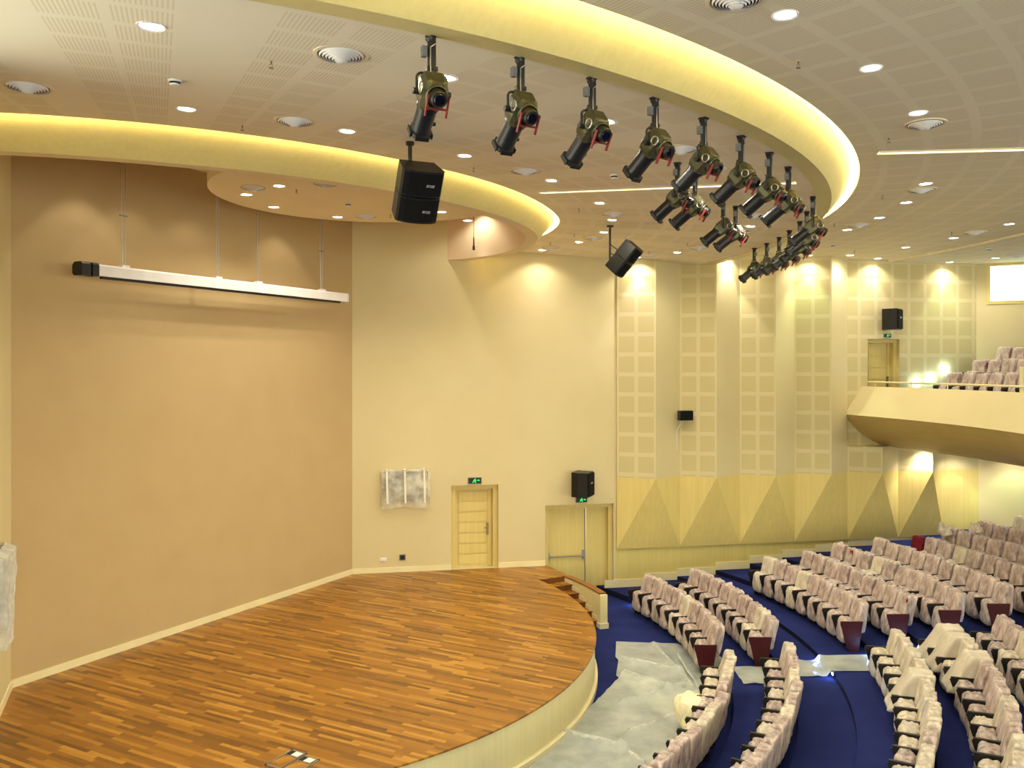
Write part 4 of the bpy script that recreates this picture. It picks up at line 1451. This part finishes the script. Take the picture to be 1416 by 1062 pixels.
for k in range(NV):
    m_ = puff((0.17, 0.44, 0.62), 3.7 * k + 1, rad=0.2, amp=0.032, flare=0.3, lean=-0.13, tuft=1.0 if k in (2, 5) else 0.25)
    m_.materials.append(M['cover']); backs.append(m_)
    m_ = puff((0.27, 0.415, 0.50), 5.1 * k + 20, rad=0.55, amp=0.05, flare=0.1, lean=-0.04, tuft=0.5 if k in (1, 4) else 0.1)
    m_.materials.append(M['cover']); pads.append(m_)
def simple(mb, mat, name):
    o = mb.build(name, mat)
    me = o.data
    bpy.data.objects.remove(o)
    return me
def shaped(size, rad, lean, mat, name):
    me = puff(size, 0.5, rad=rad, amp=0.0, lean=lean)
    me.name = name
    me.materials.append(mat)
    return me
ME_BACK = shaped((0.11, 0.42, 0.56), 0.3, -0.12, M['maroon'], 'backrest')
ME_PAD = shaped((0.14, 0.37, 0.40), 0.4, -0.03, M['maroon'], 'seat_pad')
mb = MB()
def arm_prism(mb, y, t, top, bot, z0, z1):
    pts = [(top[0], z1), (top[1], z1), (bot[1], z0), (bot[0], z0)]
    a = [Vector((x, y - t / 2, z)) for x, z in pts]
    b = [Vector((x, y + t / 2, z)) for x, z in pts]
    mb.face(a); mb.face(b[::-1])
    for i in range(4):
        mb.face([a[i], b[i], b[(i + 1) % 4], a[(i + 1) % 4]])
arm_prism(mb, 0.262, 0.035, (-0.1, 0.36), (-0.02, 0.2), 0.1, 0.60)
mb.box((0.06, 0.262, 0.05), (0.2, 0.03, 0.1))
ME_ARM = simple(mb, M['black'], 'side_frame')
mb = MB()
mb.box((0.14, 0.262, 0.62), (0.40, 0.05, 0.035))
ME_ARMTOP = simple(mb, M['black'], 'armrest')
mb = MB()
arm_prism(mb, -0.272, 0.045, (-0.12, 0.36), (-0.03, 0.22), 0.06, 0.645)
mb.box((0.08, -0.272, 0.03), (0.2, 0.045, 0.06))
ME_END = simple(mb, M['maroonpanel'], 'end_panel')
mb = MB()
mb.box((0.04, 0, 0.2), (0.05, 0.5, 0.05)); mb.box((0.04, -0.2, 0.09), (0.05, 0.04, 0.2)); mb.box((0.04, -0.2, 0.01), (0.18, 0.07, 0.02))
ME_FRAME = simple(mb, M['black'], 'support_frame')

def child(name, me, parent, loc=(0, 0, 0), sc=(1, 1, 1), rot=(0, 0, 0)):
    o = bpy.data.objects.new(name, me)
    COL.objects.link(o)
    o.parent = parent
    o.location = loc
    o.scale = sc
    o.rotation_euler = rot
    return o
rs = random.Random(11)
big = []
for k in range(3):
    m_ = puff((0.36, 0.45, 0.64), 11.3 * k + 60, rad=0.16, amp=0.028, flare=0.75, lean=-0.26, tuft=0.5)
    m_.materials.append(M['bag2']); big.append(m_)
def seat(p, z, rot, label, group, end=False, first=False, covered=True, cat='theatre seat', cloudy=False, draped=False):
    t = thing('theatre_seat', (p.x, p.y, z), rot, label, cat, group)
    child('backrest', ME_BACK, t, (-0.06, 0, 0.40))
    child('seat_pad', ME_PAD, t, (0.17, 0, 0.20))
    child('support_frame', ME_FRAME, t)
    sf = child('side_frame', ME_ARM, t)
    child('armrest', ME_ARMTOP, sf)
    if first:
        sf = child('side_frame', ME_ARM, t, (0, -0.524, 0))
        child('armrest', ME_ARMTOP, sf)
    if end:
        child('end_panel', ME_END, t) if end < 0 else child('end_panel', ME_END, t, (0, 0.54, 0))
    if draped:
        child('dust_cover', big[rs.randrange(3)], t, (0.1, 0, 0.34))
    elif covered:
        s = rs.uniform(0.96, 1.04)
        a = child('backrest_cover', backs[rs.randrange(NV)], t, (-0.06, 0, 0.375), (rs.uniform(0.95, 1.12), rs.uniform(0.97, 1.03) * rs.choice((-1, 1)), s), (rs.uniform(-0.04, 0.04), rs.uniform(-0.05, 0.05), rs.uniform(-0.07, 0.07)))
        b = child('seat_cover', pads[rs.randrange(NV)], t, (0.17, 0, 0.13), (rs.uniform(0.95, 1.12), rs.uniform(0.95, 1.02) * rs.choice((-1, 1)), rs.uniform(0.98, 1.06)))
        if cloudy:
            for o in (a, b):
                o.material_slots[0].link = 'OBJECT'
                o.material_slots[0].material = M['cover2']
    return t
def seen(p, z, mx=1452, my=1100):
    if p.y < 4:
        return False
    px = CXP + FPX * p.x / p.y
    py = HYP + FPX * (ZC - z - 0.9) / p.y
    return px < mx and py < my
DRAPED = {(3, 0), (3, 1), (3, 3), (2, 4)}
ROWN = ['front', 'second', 'third', 'fourth', 'fifth', 'sixth', 'seventh', 'eighth', 'ninth', 'tenth', 'eleventh']
ROWS = [(10.35, 0.0, 21.5), (11.5, 0.16, 19.4), (13.53, 0.40, 17.8), (14.56, 0.53, 16.9), (15.56, 0.68, 16.9), (16.6, 0.81, 15.9), (17.65, 0.93, 15.1), (18.7, 1.06, 15.0), (19.75, 1.18, 14.7), (20.8, 1.31, 14.2), (21.85, 1.44, 13.8)]
PITCH = 0.527
for ri, (r, z, a0) in enumerate(ROWS):
    da = math.degrees(PITCH / r)
    n = 0
    a = a0
    angs = []
    while True:
        p = pol(STC, r, a)
        if p.y < 18.12:
            break
        if seen(p, z):
            angs.append(a)
        a -= da
    if not angs:
        continue
    last_y = pol(STC, r, angs[-1] - da).y
    for i, a in enumerate(angs):
        p = pol(STC, r, a)
        is_end = i == len(angs) - 1 and last_y < 18.12
        bare = ri == 6 and i == 0
        who = 'first from the side wall' if i == 0 else ('at the cross aisle end' if is_end else '%s from the side wall' % ORD[i])
        lb = ('uncovered dark red seat' if bare else 'plastic covered seat') + ', %s, %s row of the wall side block' % (who, ROWN[ri])
        # facing the stage: local +x towards the centre; local +y then points towards decreasing angle
        seat(p, z, R_(a + 180), lb, 'seats in the %s row of the wall side block' % ROWN[ri], end=1 if is_end else False, first=(i == 0), covered=not bare, cloudy=rs.random() < 0.12)
for ri, (r, z, _) in enumerate(ROWS[:8]):
    da = math.degrees(PITCH / r)
    a = math.degrees(math.asin((16.35 - STC.y) / r))
    i = 0
    while a > -75:
        p = pol(STC, r, a)
        if seen(p, z, 1452, 1085):
            who = 'first from the cross aisle' if i == 0 else '%s from the cross aisle' % ORD[i]
            seat(p, z, R_(a + 180), ('seat under big cloudy cover' if (ri, i) in DRAPED else 'plastic covered seat') + ', %s, %s row of the centre block' % (who, ROWN[ri]), 'seats in the %s row of the centre block' % ROWN[ri], end=False, first=(i == 0), cloudy=rs.random() < 0.4, draped=(ri, i) in DRAPED)
        a -= da
        i += 1
BROW = [(21.2, 5.32, 1314), (22.15, 5.68, 1351.6), (23.1, 6.05, 1384.7)]
for ri, (r, z, px) in enumerate(BROW):
    a = ang_px(CEN, r, px)
    da = math.degrees(0.55 / r)
    for i in range(12):
        p = pol(CEN, r, a - da * i)
        if not seen(p, z):
            break
        seat(p, z, R_(a - da * i + 180), 'plastic covered balcony seat, %s from the left, %s row' % (ORD[i], ['lowest', 'middle', 'top'][ri]), 'seats in the balcony', first=(i == 0))

# ------------------------------------------------------------------ loose plastic
def sheet(name, outline, zlift, label, mat, wr=0.02, seed=1.0, group='plastic dust sheets', step=0.09, folds=()):
    """A plan polygon filled with a grid that follows the carpet tiers, with creases."""
    xs = [p[0] for p in outline]; ys = [p[1] for p in outline]
    def inside(x, y):
        c = False
        n = len(outline)
        for i in range(n):
            x0, y0 = outline[i]; x1, y1 = outline[(i + 1) % n]
            if (y0 > y) != (y1 > y) and x < (x1 - x0) * (y - y0) / (y1 - y0) + x0:
                c = not c
        return c
    bm = bmesh.new()
    pts = [bm.verts.new((x, y, 0)) for x, y in outline]
    bm.faces.new(pts)
    # slice the polygon into a fine grid
    for ax, lo, hi in ((0, min(xs), max(xs)), (1, min(ys), max(ys))):
        k = lo + step * 0.5
        while k < hi:
            no = Vector((1, 0, 0)) if ax == 0 else Vector((0, 1, 0))
            bmesh.ops.bisect_plane(bm, geom=bm.verts[:] + bm.edges[:] + bm.faces[:], plane_co=no * k, plane_no=no)
            k += step
    for v in bm.verts:
        x, y = v.co.x, v.co.y
        zz = max(zfloor((x + dx, y)) for dx in (-0.05, 0, 0.05))
        n1 = noise.noise(Vector((x * 1.3 + seed, y * 1.3, seed)))
        n2 = abs(noise.noise(Vector((x * 2.1 + y * 1.1 + seed, y * 0.7 - x * 0.8, seed * 2))))
        h = wr * (0.6 + 0.6 * n1) + wr * 1.6 * max(0, 0.18 - n2) / 0.18
        for (fx0, fy0, fx1, fy1, fh) in folds:
            d = Vector((fx1 - fx0, fy1 - fy0)); L = d.length; d /= L
            q = Vector((x - fx0, y - fy0)); t_ = q.dot(d)
            if -0.1 < t_ < L + 0.1:
                e = abs(q.x * d.y - q.y * d.x)
                h += fh * max(0, 1 - e / 0.1)
        v.co.z = zz + zlift + max(0.0, h)
    me = bpy.data.meshes.new(name)
    bm.to_mesh(me); bm.free()
    for p in me.polygons:
        p.use_smooth = True
    me.materials.append(mat)
    o = bpy.data.objects.new(name, me)
    COL.objects.link(o)
    for k, (fx0, fy0, fx1, fy1, fh) in enumerate(folds):
        fb_ = MB()
        d = Vector((fx1 - fx0, fy1 - fy0)); L = d.length; d /= L
        nn = Vector((-d.y, d.x))
        rows = []
        for i in range(25):
            t_ = i / 24
            wob = 0.05 * noise.noise(Vector((t_ * 3 + k * 5, seed, 0)))
            wd = (0.02 + 0.03 * noise.noise(Vector((t_ * 4, seed, k * 3.0)))) * (0.25 + math.sin(PI * t_)) + 0.012
            c_ = Vector((fx0, fy0)) + d * (L * t_) + nn * wob
            zz = zfloor(c_) + zlift + wr + fh
            rows.append([v3(c_ - nn * wd, zz - fh * 0.55), v3(c_ - nn * wd * 0.3, zz), v3(c_ + nn * wd * 0.4, zz - 0.01), v3(c_ + nn * wd, zz - fh * 0.6)])
        fb_.grid(rows)
        fb_.build('folded_ridge', M['foldfilm'], o, True, False)
    return tag(o, label, 'plastic sheet', group)
def pp(*pts, z=0.0):
    return [(P(x, y, z).x, P(x, y, z).y) for x, y in pts]
def fold(x0, y0, x1, y1, h):
    a, b = P(x0, y0, 0), P(x1, y1, 0)
    return (a.x, a.y, b.x, b.y, h)
sheet('plastic_sheet', pp((852, 888), (937, 891), (960, 905), (996, 940), (972, 975), (940, 1000), (905, 985), (852, 936), (855, 915), (851, 913)), 0.012, 'grey plastic sheet on the blue carpet, its far end pointing at the steps', M['sheet'], 0.012, 2.2,
      folds=[fold(855, 913, 938, 931, 0.1), fold(905, 893, 960, 955, 0.08)])
sheet('plastic_sheet', pp((862, 934), (925, 950), (965, 960), (975, 985), (955, 1010), (935, 1090), (690, 1100), (734, 1062), (780, 1020), (815, 982)), 0.035, 'large grey plastic sheet between the stage front and the front row', M['sheet'], 0.014, 5.6,
      folds=[fold(862, 936, 925, 957, 0.12), fold(855, 978, 950, 949, 0.09), fold(780, 1020, 860, 1040, 0.12), fold(860, 1040, 890, 1062, 0.08), fold(870, 1016, 950, 985, 0.06), fold(935, 910, 975, 970, 0.08)])
sheet('plastic_sheet', [(4.62, 17.85), (8.0, 17.98), (12.2, 17.95), (12.2, 17.05), (8.0, 17.02), (4.6, 16.95)], 0.012, 'long plastic runner lying on the cross aisle between the seat blocks', M['sheet'], 0.02, 8.1)
sheet('plastic_sheet', pp((948, 892), (975, 905), (1000, 925), (990, 938), (968, 915)), 0.03, 'small crumpled plastic scrap at the end of the front row', M['sheet'], 0.04, 3.3)
p = P(966, 1006, 0.12)
me = puff((0.52, 0.66, 0.62), 41.0, rad=0.85, amp=0.13, tuft=0.8)
me.materials.append(M['bag'])
bag = bpy.data.objects.new('plastic_bag', me)
COL.objects.link(bag)
bag.location = (p.x - 0.1, p.y + 0.05, 0.04)
tag(bag, 'yellowish crumpled plastic bag bulging in front of the front row seats', 'plastic bag')
for (px, py, z, lb, s) in ((1307, 737, 1.95, 'crumpled clear plastic bunched on the seventh row seat backs near the wall', 0.4), (1349, 734, 2.05, 'crumpled pale plastic bunched on the eighth row seat backs near the wall', 0.42)):
    me = puff((0.22, 0.36, 0.24), 7.0 + px, rad=0.9, amp=0.08, tuft=2.0)
    me.materials.append(M['cover2'])
    o = bpy.data.objects.new('plastic_bundle', me)
    COL.objects.link(o)
    q = P(px, py, z)
    o.location = (q.x, q.y, z - 0.1)
    o.rotation_euler = (0, 0, 0.4)
    tag(o, lb, 'plastic bundle')

# ------------------------------------------------------------------ step lights
def step_light(p, z, rot, label, white=False):
    t = thing('step_light', (p.x, p.y, z), rot, label, 'step light', 'step lights')
    mb = MB(); mb.box((0, 0, 0), (0.02, 0.12, 0.06)); mb.build('housing', M['steel'], t)
    mb = MB(); mb.box((-0.014, 0, 0), (0.012, 0.09, 0.035)); mb.build('led', M['ledw'] if white else M['led'], t)
    l = bpy.data.lights.new('glow', 'POINT'); l.energy = 3.0 if not white else 9.0
    l.color = (0.3, 0.55, 1.0) if not white else (0.7, 0.95, 1.0); l.shadow_soft_size = 0.03
    o = bpy.data.objects.new('glow', l); COL.objects.link(o); o.parent = t; o.location = (-0.07, 0, 0.03)
def riser_light(idx, px, label):
    r = TIER_R[idx]
    a = ang_px(STC, r, px)
    z = (TIER_Z[idx] + (TIER_Z[idx - 1] if idx else 0)) / 2
    step_light(pol(STC, r - 0.012, a), z, R_(a), label)
riser_light(0, 878, 'blue step light beside the front row at the wall aisle')
riser_light(3, 1028, 'blue step light beside the third row at the wall aisle')
for idx, y, lb in ((2, 17.88, 'blue step light under the aisle runner, behind the second row end'), (2, 16.9, 'blue step light at the aisle runner, behind the centre block second row'), (3, 17.9, 'blue step light under the aisle runner by the third row end'),
                   (4, 17.9, 'blue step light under the aisle runner by the fourth row end'), (5, 17.9, 'blue step light under the aisle runner by the fifth row end')):
    r = TIER_R[idx]
    a = math.degrees(math.asin((y - STC.y) / r))
    step_light(pol(STC, r - 0.03, a), (TIER_Z[idx] + TIER_Z[idx - 1]) / 2 + 0.05, R_(a), lb)
for (px, py, lb) in ((1267, 530, 'white step light on the wall above the balcony front, nearest the door'), (1287, 525, 'white step light on the wall beside the lowest balcony seats'), (1306, 512, 'white step light highest on the wall beside the balcony seats')):
    p, u, z = side(px, py, 0.012)
    step_light(p, z, math.atan2(-NS.y, -NS.x), lb, True)

# remove leftover references to unplaced pieces
for o in list(bpy.data.objects):
    if o.type == 'EMPTY' and not o.get('label'):
        bpy.data.objects.remove(o)
